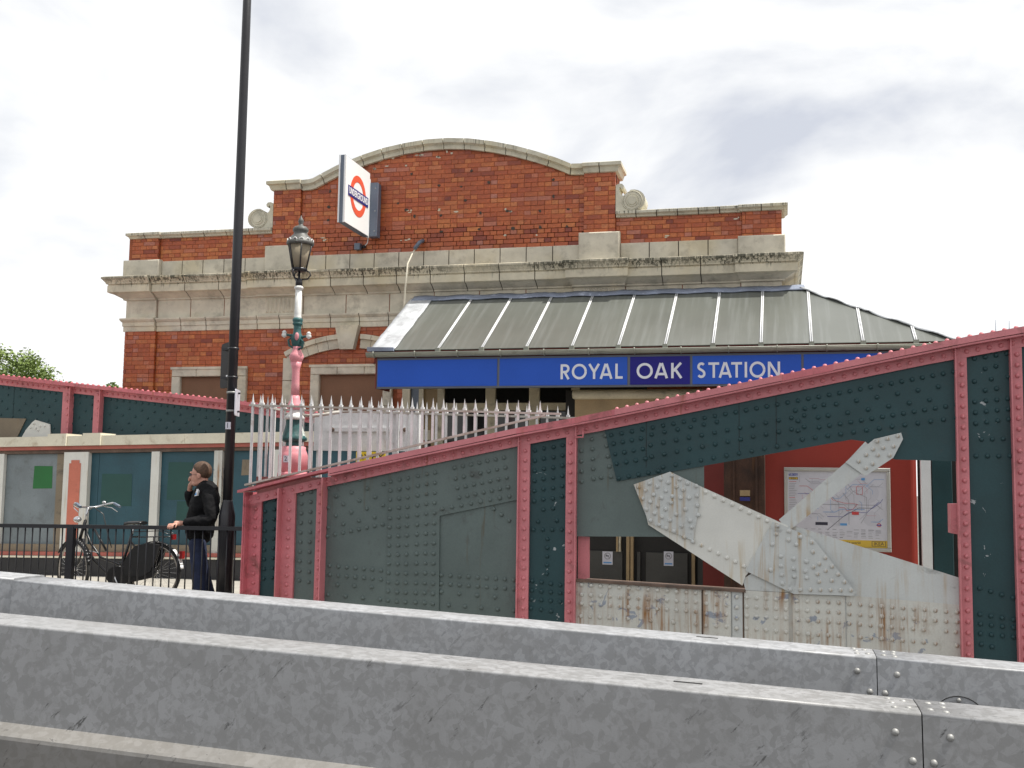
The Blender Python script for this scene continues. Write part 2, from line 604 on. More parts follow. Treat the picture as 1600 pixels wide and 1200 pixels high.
def strip(name, mat, y0, y1, dz, x0=-60, x1=60, skirt=.3):
    m = MB()
    xs = [x0, -40, -22] + [-20 + i * .5 for i in range(54)] + [x1]
    xs = sorted(set([x for x in xs if x0 <= x <= x1]))
    for i in range(len(xs) - 1):
        a, b = xs[i], xs[i + 1]
        za, zb = gz(a) + dz, gz(b) + dz
        m.add([(a, y0, za), (b, y0, zb), (b, y1, zb), (a, y1, za)], [(0, 1, 2, 3)])
        m.add([(a, y0, za - skirt), (b, y0, zb - skirt), (b, y0, zb), (a, y0, za)], [(0, 1, 2, 3)])
        m.add([(a, y1, za - skirt), (b, y1, zb - skirt), (b, y1, zb), (a, y1, za)], [(3, 2, 1, 0)])
    return m.obj(name, mat, kind='structure')


strip('road', 'asphalt', -9, 10.7, 0)
strip('kerb', 'kerb', 10.7, 10.85, .12)
strip('pavement', 'paving', 10.85, 18.2, .124)
strip('near_pavement', 'paving', -14, -9, .12)

# ------------------------------------------------------------------ station building
YW = 17.4
XL, XR = -11.60, .02
bld = thing('station_building', 'red brick station building with cream stone cornice and arched attic', 'building')
ARC = [(-8.205, 6.946), (-7.998, 6.955), (-7.806, 7.045), (-7.532, 7.17), (-7.058, 7.33), (-6.669, 7.431), (-6.295, 7.492),
       (-5.888, 7.533), (-5.508, 7.535), (-5.12, 7.502), (-4.735, 7.432), (-4.354, 7.338), (-3.982, 7.217), (-3.613, 7.078), (-3.36, 6.960), (-3.13, 6.952)]
# smooth the run of the arched coping
def arc_z(x):
    for (a, za), (b, zb) in zip(ARC, ARC[1:]):
        if a <= x <= b:
            return za + (zb - za) * (x - a) / (b - a)
    return 6.95


m = MB()
m.box(XL + .02, XR - .02, YW, YW + 5.5, -1.2, 6.05)          # body
m.obj('wall', 'mortar', bld)
ap = [(-8.73, 5.0), (-2.63, 5.0), (-2.63, 6.85), (-3.2, 6.85)] + [(x, z - .06) for x, z in ARC[::-1]] + [(-8.73, 6.85)]
MB().prism(ap, YW, YW + .45).obj('attic_wall', 'mortar', bld)
for a, b, z0, z1 in ((XL, -10.98, 5.3, 6.05), (-.6, XR, 5.3, 6.05), (-8.74, -8.22, 5.3, 6.85), (-3.15, -2.62, 5.3, 6.85), (XL, -10.98, -1, 4.4)):
    MB().box(a + .01, b - .01, YW - .055, YW + .1, z0, z1).obj('pilaster_core', 'mortar', bld)

# bricks: English bond, each one laid; the nearest 300 stand as single objects
CH, BL, BH, JT = .079, .234, .117, .008
bricks = []


def lay(x0, x1, z0, z1, yf, top=None, hole=None):
    n = int(round((z1 - z0) / CH))
    ch = (z1 - z0) / max(n, 1)
    for r in range(n):
        za, zb = z0 + r * ch + JT * .5, z0 + (r + 1) * ch - JT * .5
        stretch = r % 2 == 0
        L = BL if stretch else BH
        x = x0 - (0 if stretch else BH * .5) - (random.choice((0, BH * .5)) if stretch else 0)
        while x < x1:
            LL = L
            if random.random() < .12:
                LL = BH if stretch else BL
            a, b = max(x, x0), min(x + LL, x1)
            x += LL
            if b - a < .03:
                continue
            if top and min(top(a), top(b)) - .03 < zb:
                continue
            if hole and hole(.5 * (a + b), .5 * (za + zb)):
                continue
            bricks.append((a + JT * .5, b - JT * .5, za, zb, yf + random.uniform(-.0025, .0025)))


lay(XL + .07, -10.98, 5.60, 6.05, YW - .060)
lay(-10.98, -8.74, 5.60, 6.05, YW - .005)
lay(-8.74, -8.21, 5.78, 6.80, YW - .060)
lay(-8.21, -3.15, 5.60, 7.50, YW - .005, top=lambda x: arc_z(x) - .10)
lay(-3.15, -2.62, 5.78, 6.80, YW - .060)
lay(-2.62, -.6, 5.60, 6.05, YW - .005)
lay(-.6, XR, 5.60, 6.05, YW - .060)


def lower_hole(x, z):
    return (-10.47 < x < -9.27 and z < 3.55) or (-7.78 < x < -6.3 and z < 3.55)


lay(XL, -10.97, 2.55, 4.33, YW - .060)
lay(-10.97, -6.0, 2.55, 4.33, YW - .005, hole=lower_hole)

bricks.sort(key=lambda q: -(q[1] - q[0] > .2) * 100 - q[0])
std = {}
rest = MB()
cnt = 0
for a, b, za, zb, y in bricks:
    L = round(b - a, 3)
    if cnt < 300 and (abs(L - .226) < .002 or abs(L - .109) < .002):
        key = (L, round(zb - za, 4))
        if key not in std:
            mm = MB().cbox(-L / 2, L / 2, 0, .05, -(zb - za) / 2, (zb - za) / 2, .0025)
            std[key] = mm.mesh('brick', 'brick1')
        link('brick', std[key], bld, loc=((a + b) / 2, y, (za + zb) / 2))
        cnt += 1
    else:
        fr = random.random()
        rest.r_ = fr
        o = len(rest.f)
        rest.cbox(a, b, y, y + .05, za, zb, .0025)
        for i in range(o, len(rest.f)):
            rest.r[i] = fr
rest.obj('brickwork', 'brickn', bld, attr=True, kind='stuff')


# stone dressings ------------------------------------------------------
def course(name, mat, x0, x1, prof, brk=0., m0=0, m1=0, n=None, back=.06, gap=.016, yw=YW, size=.62, parent=bld, backl=None):
    """a run of moulded stones; prof is (offset, z) from top to bottom; m0/m1 return the moulding at an outer corner"""
    n = n or max(1, int(round((x1 - x0) / size)))
    if n > 1:
        kk = len(prof)
        core = [(x, yw - brk - o + .016, z - (.003 if i_ == 0 else (-.003 if i_ == kk - 1 else 0))) for x in (x0 + .02, x1 - .02) for i_, (o, z) in enumerate(prof)]
        core += [(x0 + .02, yw + back * .5, prof[0][1] - .003), (x0 + .02, yw + back * .5, prof[-1][1] + .003), (x1 - .02, yw + back * .5, prof[0][1] - .003), (x1 - .02, yw + back * .5, prof[-1][1] + .003)]
        MB().add(core, [(q, q + 1, kk + q + 1, kk + q) for q in range(kk - 1)] + [(0, kk, 2 * kk + 2, 2 * kk), (kk - 1, 2 * kk + 1, 2 * kk + 3, 2 * kk - 1)]).obj('joint_bed', 'joint', parent)
    w_ = (x1 - x0) / n
    for i in range(n):
        a, b = x0 + i * w_ + gap * .5, x0 + (i + 1) * w_ - gap * .5
        e0 = m0 if i == 0 else 0
        e1 = m1 if i == n - 1 else 0
        jz = random.uniform(-.001, .001)
        k = len(prof)
        fl = [(a - e0 * o, yw - brk - o, z + jz) for o, z in prof]
        fr = [(b + e1 * o, yw - brk - o, z + jz) for o, z in prof]
        bl = [(p[0], yw + (back if not e0 else (backl or back)), p[2]) for p in fl]
        br = [(p[0], yw + (back if not e1 else (backl or back)), p[2]) for p in fr]
        f = []
        for q in range(k - 1):
            f.append((q, q + 1, k + q + 1, k + q))
            f.append((2 * k + q, 2 * k + q + 1, q + 1, q))
            f.append((k + q, k + q + 1, 3 * k + q + 1, 3 * k + q))
        f.append((0, k, 3 * k, 2 * k))
        f.append((k - 1, 3 * k - 1 - k + k - k + 0, 0, 0)[:0] or (2 * k + k - 1, 3 * k + k - 1, 2 * k - 1, k - 1))
        MB().add(fl + fr + bl + br, f).obj(name, mat, parent)


CROWN = [(.29, 5.297), (.33, 5.280), (.33, 5.252), (.31, 5.236), (.285, 5.202), (.268, 5.180), (.265, 5.162), (.242, 5.157), (.230, 5.146), (.245, 5.136), (.245, 5.015), (.215, 5.0)]
BED = [(.20, 5.004), (.185, 4.998), (.15, 4.98), (.09, 4.945), (.055, 4.926), (.045, 4.922), (.045, 4.898), (.025, 4.893)]
FRZ = [(.0, 4.895), (.0, 4.57)]
ARCH = [(.03, 4.572), (.085, 4.56), (.085, 4.535), (.06, 4.50), (.045, 4.49), (.045, 4.42), (.03, 4.415), (.03, 4.325), (.0, 4.32)]
runs = [(XL, -10.98, .06, 1, 0), (-10.98, -8.98, 0, 0, 0), (-8.98, -8.12, .07, .35, .35), (-8.12, -3.32, 0, 0, 0), (-3.32, -2.46, .07, .35, .35), (-2.46, -.62, 0, 0, 0), (-.62, XR, .06, .35, 1)]
for i, (a, b, bk, m0, m1) in enumerate(runs):
    r_ = i == len(runs) - 1
    course('cornice_stone', 'crown', a, b, CROWN, bk, m0, m1, back=.02, backl=5.5)
    course('bed_mould_stone', 'stone', a, b, BED, bk, m0 and (1 if m0 == 1 else .3), m1 and (1 if m1 == 1 else .3), back=.02, backl=5.5)
    if i in (2, 4):
        bk = 0
        # fluted block in the frieze
        for fx in range(7):
            c = a + .15 + (b - a - .3) * (fx + .5) / 7
            w2 = (b - a - .3) / 14
            MB().cbox(c - w2 + .006, c + w2 - .006, YW - .075, YW + .05, 4.60, 4.875, .03).obj('flute', 'stone', bld)
        MB().box(a + .004, b - .004, YW - .045, YW + .05, 4.572, 4.895).obj('frieze_block', 'stone', bld)
    else:
        course('frieze_stone', 'stone', a, b, FRZ, bk * .8 + .012, m0 == 1, m1 == 1, back=.02, backl=5.5, size=.78)
    course('architrave_stone', 'stone', a, b, ARCH, bk * .8, 1 if m0 == 1 else 0, 1 if m1 == 1 else 0, back=.02, backl=5.5, size=.52)
# stone base of the parapet
BASE = [(.03, 5.605), (.04, 5.595), (.04, 5.26)]
course('parapet_base_stone', 'stone', -10.92, -8.84, BASE, size=.42)
course('parapet_base_stone', 'stone', -8.16, -3.22, BASE, size=.46)
course('parapet_base_stone', 'stone', -2.54, -.66, BASE, size=.46)
for a, b, zt in ((XL - .06, -10.92, 5.63), (-.66, XR + .05, 5.63)):
    MB().cbox(a, b, YW - .13, YW + .4, 5.26, zt, .018).obj('pedestal_stone', 'stone', bld)
for a, b in ((-8.84, -8.16), (-3.22, -2.54)):
    MB().cbox(a, b, YW - .13, YW + .4, 5.26, 5.79, .018).obj('pedestal_stone', 'stone', bld)
# copings
COP = [(.06, 6.14), (.10, 6.125), (.10, 6.085), (.06, 6.06), (.05, 6.035), (.02, 6.03)]
course('coping_stone', 'coping', XL + .07, -10.97, COP, .05, 1, .5, n=2, back=.5, backl=.5)
course('coping_stone', 'coping', -10.97, -8.74, COP, 0, back=.5, size=.43)
course('coping_stone', 'coping', -2.62, -.61, COP, 0, back=.5, size=.36)
course('coping_stone', 'coping', -.61, XR, COP, .05, .5, 1, n=2, back=.5, backl=.5)
CAP = [(.07, 6.965), (.12, 6.945), (.12, 6.89), (.08, 6.875), (.07, 6.85), (.05, 6.80), (.0, 6.79)]
course('pilaster_cap_stone', 'archcop', -8.74, -8.21, CAP, .05, .9, .2, n=2, back=.5)
course('pilaster_cap_stone', 'archcop', -3.15, -2.62, CAP, .05, .2, .9, n=2, back=.5)
# arched coping, stone by stone
xs = [-8.20, -7.82] + [-7.82 + (4.46 / 12.) * k for k in range(1, 13)] + [-3.14]
for a, b in zip(xs, xs[1:]):
    a2, b2 = a + .007, b - .007
    pts = [a2 + (b2 - a2) * t / 5 for t in range(6)]
    mm = MB()
    for off0, off1, d0, d1 in ((0, -.075, .12, .12), (-.075, -.095, .10, .07), (-.095, -.17, .06, .06)):
        for t in range(5):
            p, q = pts[t], pts[t + 1]
            v = []
            for x in (p, q):
                dz = (arc_z(min(x + .08, -3.14)) - arc_z(max(x - .08, -8.2))) / max(.02, min(x + .08, -3.14) - max(x - .08, -8.2))
                nx, nz = -dz / math.hypot(dz, 1), 1 / math.hypot(dz, 1)
                zz = arc_z(x)
                if off0 == 0 and False:
                    pass
                v += [(x + nx * off0 * .6, YW - d0, zz + nz * off0), (x + nx * off1 * .6, YW - d1, zz + nz * off1), (x + nx * off0 * .6, YW + .5, zz + nz * off0), (x + nx * off1 * .6, YW + .5, zz + nz * off1)]
            f = [(0, 1, 5, 4), (2, 0, 4, 6), (1, 3, 7, 5)]
            if t == 0:
                f.append((0, 2, 3, 1))
            if t == 4:
                f.append((4, 5, 7, 6))
            mm.add(v, f)
    mm.obj('arched_coping_stone', 'archcop', bld)
core = []
for t in range(41):
    x = -8.18 + (5.02) * t / 40
    core.append((x, arc_z(x)))
MB().prism([(x, z - .012) for x, z in core] + [(x, z - .15) for x, z in core[::-1]], YW - .05, YW + .45).obj('joint_bed', 'joint', bld)


# scrolls either side of the attic
def scroll(cx, s):
    pts = []
    # outline: up the pilaster, curl, hollow, round drum
    pts += [(0, 0), (0, .44), (.05, .465), (.105, .46), (.135, .425), (.125, .385), (.09, .375), (.085, .40), (.065, .405), (.055, .36), (.075, .30), (.11, .265), (.16, .258), (.20, .285), (.235, .345)]
    for k in range(13):
        an = rad(100 - k * 17)
        pts.append((.285 + .20 * math.cos(an), .178 + .178 * math.sin(an)))
    pts.append((.25, 0))
    o = MB().prism([(cx + s * x, 6.13 + z) for x, z in pts], YW - .06, YW + .30).obj('scroll', 'archcop', bld)
    for rr, d in ((.145, .014), (.10, .026), (.07, .04)):
        q = [(cx + s * .275 + rr * math.cos(rad(a)), 6.30 + rr * math.sin(rad(a))) for a in range(0, 360, 20)]
        MB().prism(q, YW - .06 - d, YW - .05).obj('volute', 'archcop', o)
        MB().tube([(cx + s * .275 + (rr + .012) * math.cos(rad(a)), YW - .064 - d * .3, 6.30 + (rr + .012) * math.sin(rad(a))) for a in range(0, 361, 15)], .008, 6, False).obj('bead', 'archcop', o)


scroll(-8.74, -1)
scroll(-2.62, 1)

# blocked windows and the arch ------------------------------------------------
def window(x0, x1, zt, zb, name='boarded_window'):
    e_ = MB().box(x0 + .14, x1 - .14, YW - .004, YW + .05, zb, zt - .14).obj(name, 'board', bld)
    wj = .165
    for k in range(3):
        z1 = zt - wj - .003 - k * .55
        for a in (x0, x1 - wj):
            o = MB().cbox(a, a + wj, YW - .075, YW + .02, max(zb, z1 - .545), z1, .012).obj('jamb_stone', 'stone', e_)
    L = (x1 - x0) / 3
    for k in range(3):
        MB().cbox(x0 + k * L + .002, x0 + (k + 1) * L - .002, YW - .078, YW + .02, zt - wj, zt, .012).obj('head_stone', 'stone', e_)
    MB().box(x0 - .02, x1 + .02, YW - .09, YW - .06, zt - .035, zt + .008).obj('head_moulding', 'stone', e_)
    MB().box(x0 - .05, x1 + .05, YW - .12, YW + .02, zb - .1, zb).obj('sill', 'stone', e_)
    return e_


window(-10.60, -9.14, 3.655, 2.2)
window(-7.92, -6.42, 3.665, 2.2)
cx, R0_, R1_ = -7.22, 2.52, 2.29
zc = 4.19 - R0_
for k in range(12):
    a0, a1 = rad(118.5 - k * 57 / 12), rad(118.5 - (k + 1) * 57 / 12)
    if -7.47 < cx + R0_ * math.cos(.5 * (a0 + a1)) < -7.0:
        continue
    g_ = .0015
    q = []
    for rr, aa in ((R1_, (a0 - g_, a1 + g_)), (R0_, (a1 + g_, a0 - g_))):
        q += [(cx + rr * math.cos(t), zc + rr * math.sin(t)) for t in (aa[0], .5 * (aa[0] + aa[1]), aa[1])]
    o = MB().prism(q, YW - .055, YW + .02).obj('arch_stone', 'stone', bld)
    q2 = []
    for rr, aa in ((R0_ - .07, (a0 - g_, a1 + g_)), (R0_ + .012, (a1 + g_, a0 - g_))):
        q2 += [(cx + rr * math.cos(t), zc + rr * math.sin(t)) for t in (aa[0], .5 * (aa[0] + aa[1]), aa[1])]
    MB().prism(q2, YW - .095, YW - .05).obj('arch_moulding', 'stone', o)
MB().prism([(-7.37, 3.93), (-7.12, 3.93), (-7.03, 4.345), (-7.46, 4.345)], YW - .14, YW + .02).obj('keystone', 'stone', bld)
for x in (-8.45, -6.22):
    for k in range(4):
        MB().cbox(x, x + .24, YW - .058, YW + .02, 3.80 - (k + 1) * .40 + .004, 3.80 - k * .40 - .002, .010).obj('pier_stone', 'stone', bld)

# joinery of the shop front under the canopy
zt = 3.30
sf = MB().box(-6.2, -2.1, YW - .03, YW - .012, -.5, 3.4).obj('shop_front', 'dark', bld)


def sfx(x, y=620):
    return P(x, y, YW - .1).x


for a, b, mt_ in ((629, 641, 'cream'), (655, 662, 'cream'), (684, 694, 'cream'), (759, 774, 'cream'), (827, 843, 'cream'), (893, 905, 'cream')):
    MB().box(sfx(a), sfx(b), YW - .12, YW - .03, -.3, 3.4).obj('mullion', mt_, sf)
MB().box(sfx(662), sfx(684), YW - .08, YW - .03, 0, 3.4).obj('panel', 'tan', sf)
MB().box(sfx(641), sfx(655), YW - .07, YW - .03, 0, 3.4).obj('panel', 'boxgrey', sf)
MB().box(sfx(662), sfx(694), YW - .14, YW - .081, 2.80, 2.86).obj('rail', 'tan', sf)
za = P(760, 640, YW).z
for a, b in ((694, 759), (774, 827), (843, 893)):
    MB().box(sfx(a), sfx(b), YW - .06, YW - .035, za + .13, 3.4).obj('pane', 'glass', sf)
    MB().box(sfx(a), sfx(b), YW - .11, YW - .034, za - .02, za + .10).obj('transom', 'cream', sf)
    MB().box(sfx(a), sfx(b), YW - .06, YW - .035, .9, za - .04).obj('pane', 'glass', sf)

# pipe bent over the cornice
pp = [(655, 380, YW - .09), (645, 395, YW - .16), (637, 412, YW - .52), (633, 452, YW - .50), (630, 500, YW - .25), (630, 540, YW - .2)]
o = MB().tube([P(*q) for q in pp], .014, 8).obj('conduit', 'wallcoping')
tag(o, 'thin white bent conduit running over the cornice above the canopy', 'pipe')
q = P(656, 379, YW - .1)
MB().tube([(q.x + .03, YW - .02, q.z + .05), (q.x, YW - .12, q.z), (q.x - .07, YW - .16, q.z - .12)], .034, 8).obj('elbow', 'boxgrey', o)

# ------------------------------------------------------------------ glazed canopy
can = thing('entrance_canopy', 'glazed lean-to canopy with white glazing bars over the station entrance', 'canopy')
YE, ZE, YT, ZT = 15.45, 3.66, 17.3, 4.775


def slope(x, t, lift=0.):
    """t=0 at the eave, 1 at the wall"""
    n = Vector((0, -(ZT - ZE), (YT - YE))).normalized()
    return Vector((x, YE + (YT - YE) * t, ZE + (ZT - ZE) * t)) + n * lift


HX0, HX1 = .36, 2.38       # hip: from the wall top to the eave corner
bx = [-5.71, -5.0, -4.32, -3.64, -2.96, -2.28, -1.61, -.94, -.28, .40, 1.08, 1.76]


def hip_t(x):
    return 1. if x <= HX0 else max(0., (HX1 - x) / (HX1 - HX0))


def slab(name, mat, pts, th, parent=can):
    n = len(pts)
    up = (pts[1] - pts[0]).cross(pts[2] - pts[0]).normalized()
    v = [p for p in pts] + [p - up * th for p in pts]
    f = [tuple(range(n)), tuple(range(2 * n - 1, n - 1, -1))] + [(i + n, (i + 1) % n + n, (i + 1) % n, i) for i in range(n)]
    return MB().add(v, f).obj(name, mat, parent)


ends = bx + [HX1]
for a, b in zip(ends, ends[1:]):
    ta, tb = hip_t(a), hip_t(b)
    li = random.uniform(-.002, .002)
    pts = [slope(a, 0, li), slope(b, 0, li), slope(b, tb, li), slope(a, ta, li)]
    if a < HX0 < b:
        pts = [slope(a, 0, li), slope(b, 0, li), slope(b, tb, li), slope(HX0, 1, li), slope(a, 1, li)]
    if tb < .001:
        pts = pts[:2] + pts[3:]
    slab('roof_pane', 'wired', pts, .012)
for x in bx[1:]:
    t1 = hip_t(x) - .02
    mm = MB()
    for dx in (-.012, .012):
        mm.tube([slope(x + dx, -.015, .012), slope(x + dx, t1, .012)], .0095, 6)
    mm.obj('glazing_bar', 'whitebar', can)
    q = slope(x, -.012, .0)
    MB().box(x - .035, x + .035, q.y - .03, q.y + .03, q.z - .04, q.z + .03).obj('bar_foot', 'gutter', can)
# lead left end, top and hip flashings (wrinkled)


def wrinkled(name, mat, fn, nu, nv, amp, th=.015):
    mm = MB()
    V = [[fn(i / nu, j / nv) + Vector((0, 0, random.uniform(-amp, amp))) for j in range(nv + 1)] for i in range(nu + 1)]
    idx = {}
    for i in range(nu + 1):
        for j in range(nv + 1):
            idx[i, j] = len(mm.v)
            mm.v.append(tuple(V[i][j]))
    for i in range(nu):
        for j in range(nv):
            mm.face((idx[i, j], idx[i + 1, j], idx[i + 1, j + 1], idx[i, j + 1]), .5, True)
    o_ = mm.obj(name, mat, can)
    md = o_.modifiers.new('thick', 'SOLIDIFY')
    md.thickness = th
    return o_


wrinkled('end_flashing', 'leadwhite', lambda u, v: slope(-6.09 + .40 * u + .004 * math.sin(v * 19), v * .985, .02), 6, 26, .004)
MB().prism([(-6.12, ZE - .02), (-5.70, ZE - .02), (-5.70, ZE + .035), (-6.12, ZE + .045)], YE - .05, YE + .06).obj('flashing_end', 'lead', can)
wrinkled('top_flashing', 'lead', lambda u, v: slope(-6.05 + 6.4 * u, .93 + .09 * v + .006 * math.sin(u * 60), .028 + .004 * math.sin(u * 58.)), 90, 3, .004)
hp0, hp1 = slope(HX0, 1, .02), slope(HX1, 0, .02)


def hipf(u, v):
    p = hp0.lerp(hp1, u)
    side = Vector((-.55, -.55, -.18)) if v < .5 else Vector((.42, .4, -.22))
    return p + side * abs(v - .5) * .30 + Vector((0, 0, .035 * math.sin(u * 3.1) + .01 * math.sin(u * 31) - .05 * math.sin(u * math.pi)))


wrinkled('hip_flashing', 'leadwhite', hipf, 34, 4, .008)
# right-hand return slope, ridge and closing walls
slab('return_slope', 'leadwhite', [Vector((HX1, YE, ZE)), Vector((HX1, 20.5, ZE)), Vector((HX0, 20.5, ZT)), Vector((HX0, YT, ZT))], .03)
MB().box(-6.04, HX1 - .06, YE + .05, YT + .08, 3.42, 3.46).obj('soffit', 'cream', can)
MB().prism([(-6.06, 3.46), (-6.02, 3.46), (-6.02, 3.47), (-6.06, 3.47)], YE, YT).obj('end_trim', 'darkred', can)
# left gable
v = [(-6.07, YE + .02, ZE - .03), (-6.07, YT, ZE - .03), (-6.07, YT, ZT - .03)]
MB().add(v + [(q[0] + .03, q[1], q[2]) for q in v], [(0, 2, 1), (3, 4, 5), (0, 1, 4, 3), (1, 2, 5, 4), (2, 0, 3, 5)]).obj('gable', 'lead', can)
MB().box(-6.03, HX1 - .02, YE + .03, YE + .10, 3.47, ZE + .006).obj('eaves_beam', 'darkred', can)
# gutter
mm = MB()
gx0, gx1 = -6.12, HX1 + .06
ring = [(YE - .045 + .055 * math.cos(rad(a)), 3.605 + .055 * math.sin(rad(a))) for a in range(170, 372, 20)]
for (ya, z1), (yb, z2) in zip(ring, ring[1:]):
    mm.add([(gx0, ya, z1), (gx1, ya, z1), (gx1, yb, z2), (gx0, yb, z2)], [(0, 1, 2, 3)], .5, True)
gt = mm.obj('gutter', 'gutter', can)
gt.modifiers.new('thick', 'SOLIDIFY').thickness = .006
for k in range(13):
    x = -6.0 + k * .66
    mm = MB()
    mm.tube([(x, YE - .045 + .062 * math.cos(rad(a)), 3.605 + .062 * math.sin(rad(a))) for a in range(160, 381, 22)], .011, 6)
    mm.obj('gutter_bracket', 'gutter', can)

# ------------------------------------------------------------------ station name sign
sg = thing('station_name_sign', 'long blue fascia sign with pale letters under the canopy gutter', 'sign')
ZS0, ZS1, YS = 3.09, 3.515, 15.44


def sx(x):
    return P(x, 580, YS).x


MB().box(sx(588), HX1 - .05, YS + .012, YS + .11, ZS0 - .015, ZS1 + .02).obj('frame', 'signgrey', sg)
for a, b, mt_ in ((590, 776.5, 'blue'), (780.5, 980, 'blue'), (984.5, 1078, 'navy'), (1082, 1252, 'blue'), (1256, 1420, 'blue')):
    MB().box(sx(a), min(sx(b), HX1 - .07), YS, YS + .012, ZS0 + .012, ZS1 - .012).obj('panel', mt_, sg)
    for z in (ZS0 - .006, ZS1 + .0):
        pass
MB().box(sx(588) - .015, sx(588), YS + .0, YS + .6, ZS0 - .015, ZS1 + .05).obj('end_plate', 'darkred', sg)


def ribbon(pts, w_):
    n = len(pts)
    L, R = [], []
    for i in range(n):
        a = Vector(pts[max(i - 1, 0)]); b = Vector(pts[min(i + 1, n - 1)])
        c = Vector(pts[i])
        if 0 < i < n - 1:
            d1 = (c - a).normalized(); d2 = (b - c).normalized()
            t = (d1 + d2).normalized()
            nn = Vector((-t.y, t.x)) / max(.4, t.dot(d1))
        else:
            t = (b - a).normalized()
            nn = Vector((-t.y, t.x))
        L.append(c + nn * w_ / 2); R.append(c - nn * w_ / 2)
    return L, R


def arcp(cx, cz, r, a0, a1, n=14):
    return [(cx + r * math.cos(rad(a0 + (a1 - a0) * i / n)), cz + r * math.sin(rad(a0 + (a1 - a0) * i / n))) for i in range(n + 1)]


S_ = .16
LET = {
    'R': (.62, [[(.08, 0), (.08, 1)], [(.08, .92), (.32, .92)] + arcp(.32, .70, .22, 88, -90) + [(.08, .48)], [(.28, .48), (.56, 0)]]),
    'O': (1.02, [arcp(.51, .5, .44, 0, 360, 28)]),
    'Y': (.80, [[(.07, 1), (.40, .46)], [(.73, 1), (.40, .46)], [(.40, .5), (.40, 0)]]),
    'A': (.86, [[(.07, 0), (.40, 1)], [(.79, 0), (.46, 1)], [(.2, .28), (.66, .28)]]),
    'L': (.50, [[(.08, 1), (.08, 0)], [(.08, .08), (.50, .08)]]),
    'K': (.70, [[(.08, 0), (.08, 1)], [(.62, 1), (.14, .46)], [(.26, .58), (.64, 0)]]),
    'S': (.60, [arcp(.30, .735, .195, 35, 230, 12) + [(.36, .48)] + arcp(.29, .275, .205, 55, -150, 12)]),
    'T': (.72, [[(0, .92), (.72, .92)], [(.36, .92), (.36, 0)]]),
    'I': (.16, [[(.08, 0), (.08, 1)]]),
    'N': (.80, [[(.08, 0), (.08, 1)], [(.72, 0), (.72, 1)], [(.10, .96), (.70, .04)]]),
}


def word(txt, x0, x1, z0, z1, y):
    h = z1 - z0
    tot = sum(LET[c][0] for c in txt) + .17 * (len(txt) - 1)
    # pairs that tuck together
    kern = {('Y', 'A'): -.18, ('A', 'L'): .03, ('T', 'A'): -.2, ('A', 'T'): -.2, ('A', 'K'): .03, ('O', 'Y'): -.06, ('O', 'A'): -.06}
    tot += sum(kern.get(p, 0) for p in zip(txt, txt[1:]))
    kx = (x1 - x0) / tot
    x = 0
    for i, c in enumerate(txt):
        w_, strokes = LET[c]
        mm = MB()
        for si, st in enumerate(strokes):
            Lp, Rp = ribbon(st, S_)
            yo = y - .005 - si * .0006
            n = len(Lp)
            front = [(x0 + (x + p.x) * kx, yo, z0 + p.y * h) for p in Lp] + [(x0 + (x + p.x) * kx, yo, z0 + p.y * h) for p in Rp]
            backv = [(a, y + .004, b) for a, _, b in front]
            f = []
            for k in range(n - 1):
                f.append((k, n + k, n + k + 1, k + 1))
                f.append((k, k + 1, 2 * n + k + 1, 2 * n + k))
                f.append((n + k + 1, n + k, 3 * n + k, 3 * n + k + 1))
            f += [(0, 2 * n, 3 * n, n), (n - 1, 2 * n - 1, 4 * n - 1, 3 * n - 1)]
            mm.add(front + backv, f)
        mm.obj('letter', 'letter', sg)
        x += w_ + .17
        if i < len(txt) - 1:
            x += kern.get((c, txt[i + 1]), 0)


zl0, zl1 = P(940, 592, YS).z, P(940, 568.5, YS).z
word('ROYAL', sx(876), sx(973), zl0, zl1, YS)
word('OAK', sx(995), sx(1066), zl0, zl1, YS)
word('STATION', sx(1089), sx(1219), zl0, zl1, YS)

# ------------------------------------------------------------------ projecting roundel sign
ug = thing('roundel_sign', 'white box sign with red ring and blue bar projecting from the brick attic', 'sign')
ux0, ux1, uy0, uy1, uz0, uz1 = -6.955, -6.865, 16.10, 17.18, 5.845, 6.965
MB().box(ux0, ux1, uy0, uy1, uz0, uz1).obj('box', 'boxgrey', ug)
MB().box(ux1, ux1 + .012, uy0 + .012, uy1 - .012, uz0 + .012, uz1 - .012).obj('face', 'signwhite', ug)
MB().box(ux0 - .012, ux0, uy0 + .012, uy1 - .012, uz0 + .012, uz1 - .012).obj('face', 'signwhite', ug)
mm = MB()
for y in (uy0 - .012,):
    mm.box(ux0 - .012, ux0 + .012, y, uy0, uz0, uz1)
    mm.box(ux1 - .012, ux1 + .012, y, uy0, uz0, uz1)
mm.obj('corner_trim', 'whitebar', ug)
cy, cz = .5 * (uy0 + uy1) + .02, .5 * (uz0 + uz1) + .01
mm = MB()
n = 40
ro, ri = .345, .235
vv = []
for k in range(n):
    an = 2 * math.pi * k / n
    for r_ in (ro, ri):
        for x in (ux1 + .012, ux1 + .017):
            vv.append((x, cy + r_ * math.cos(an), cz + r_ * math.sin(an)))
ff = []
for k in range(n):
    a, b = 4 * k, 4 * ((k + 1) % n)
    ff += [(a + 1, b + 1, b + 3, a + 3), (a, b, b + 1, a + 1), (a + 2, a + 3, b + 3, b + 2)]
mm.add(vv, ff)
mm.obj('ring', 'roundred', ug)
MB().box(ux1 + .012, ux1 + .022, cy - .435, cy + .435, cz - .085, cz + .085).obj('bar', 'roundblue', ug)
text_obj('lettering', 'UNDERGROUND', .150, 'signwhite', ug, (ux1 + .024, cy, cz), Euler((rad(90), 0, rad(90))), .001, width=.82, bold=.003)
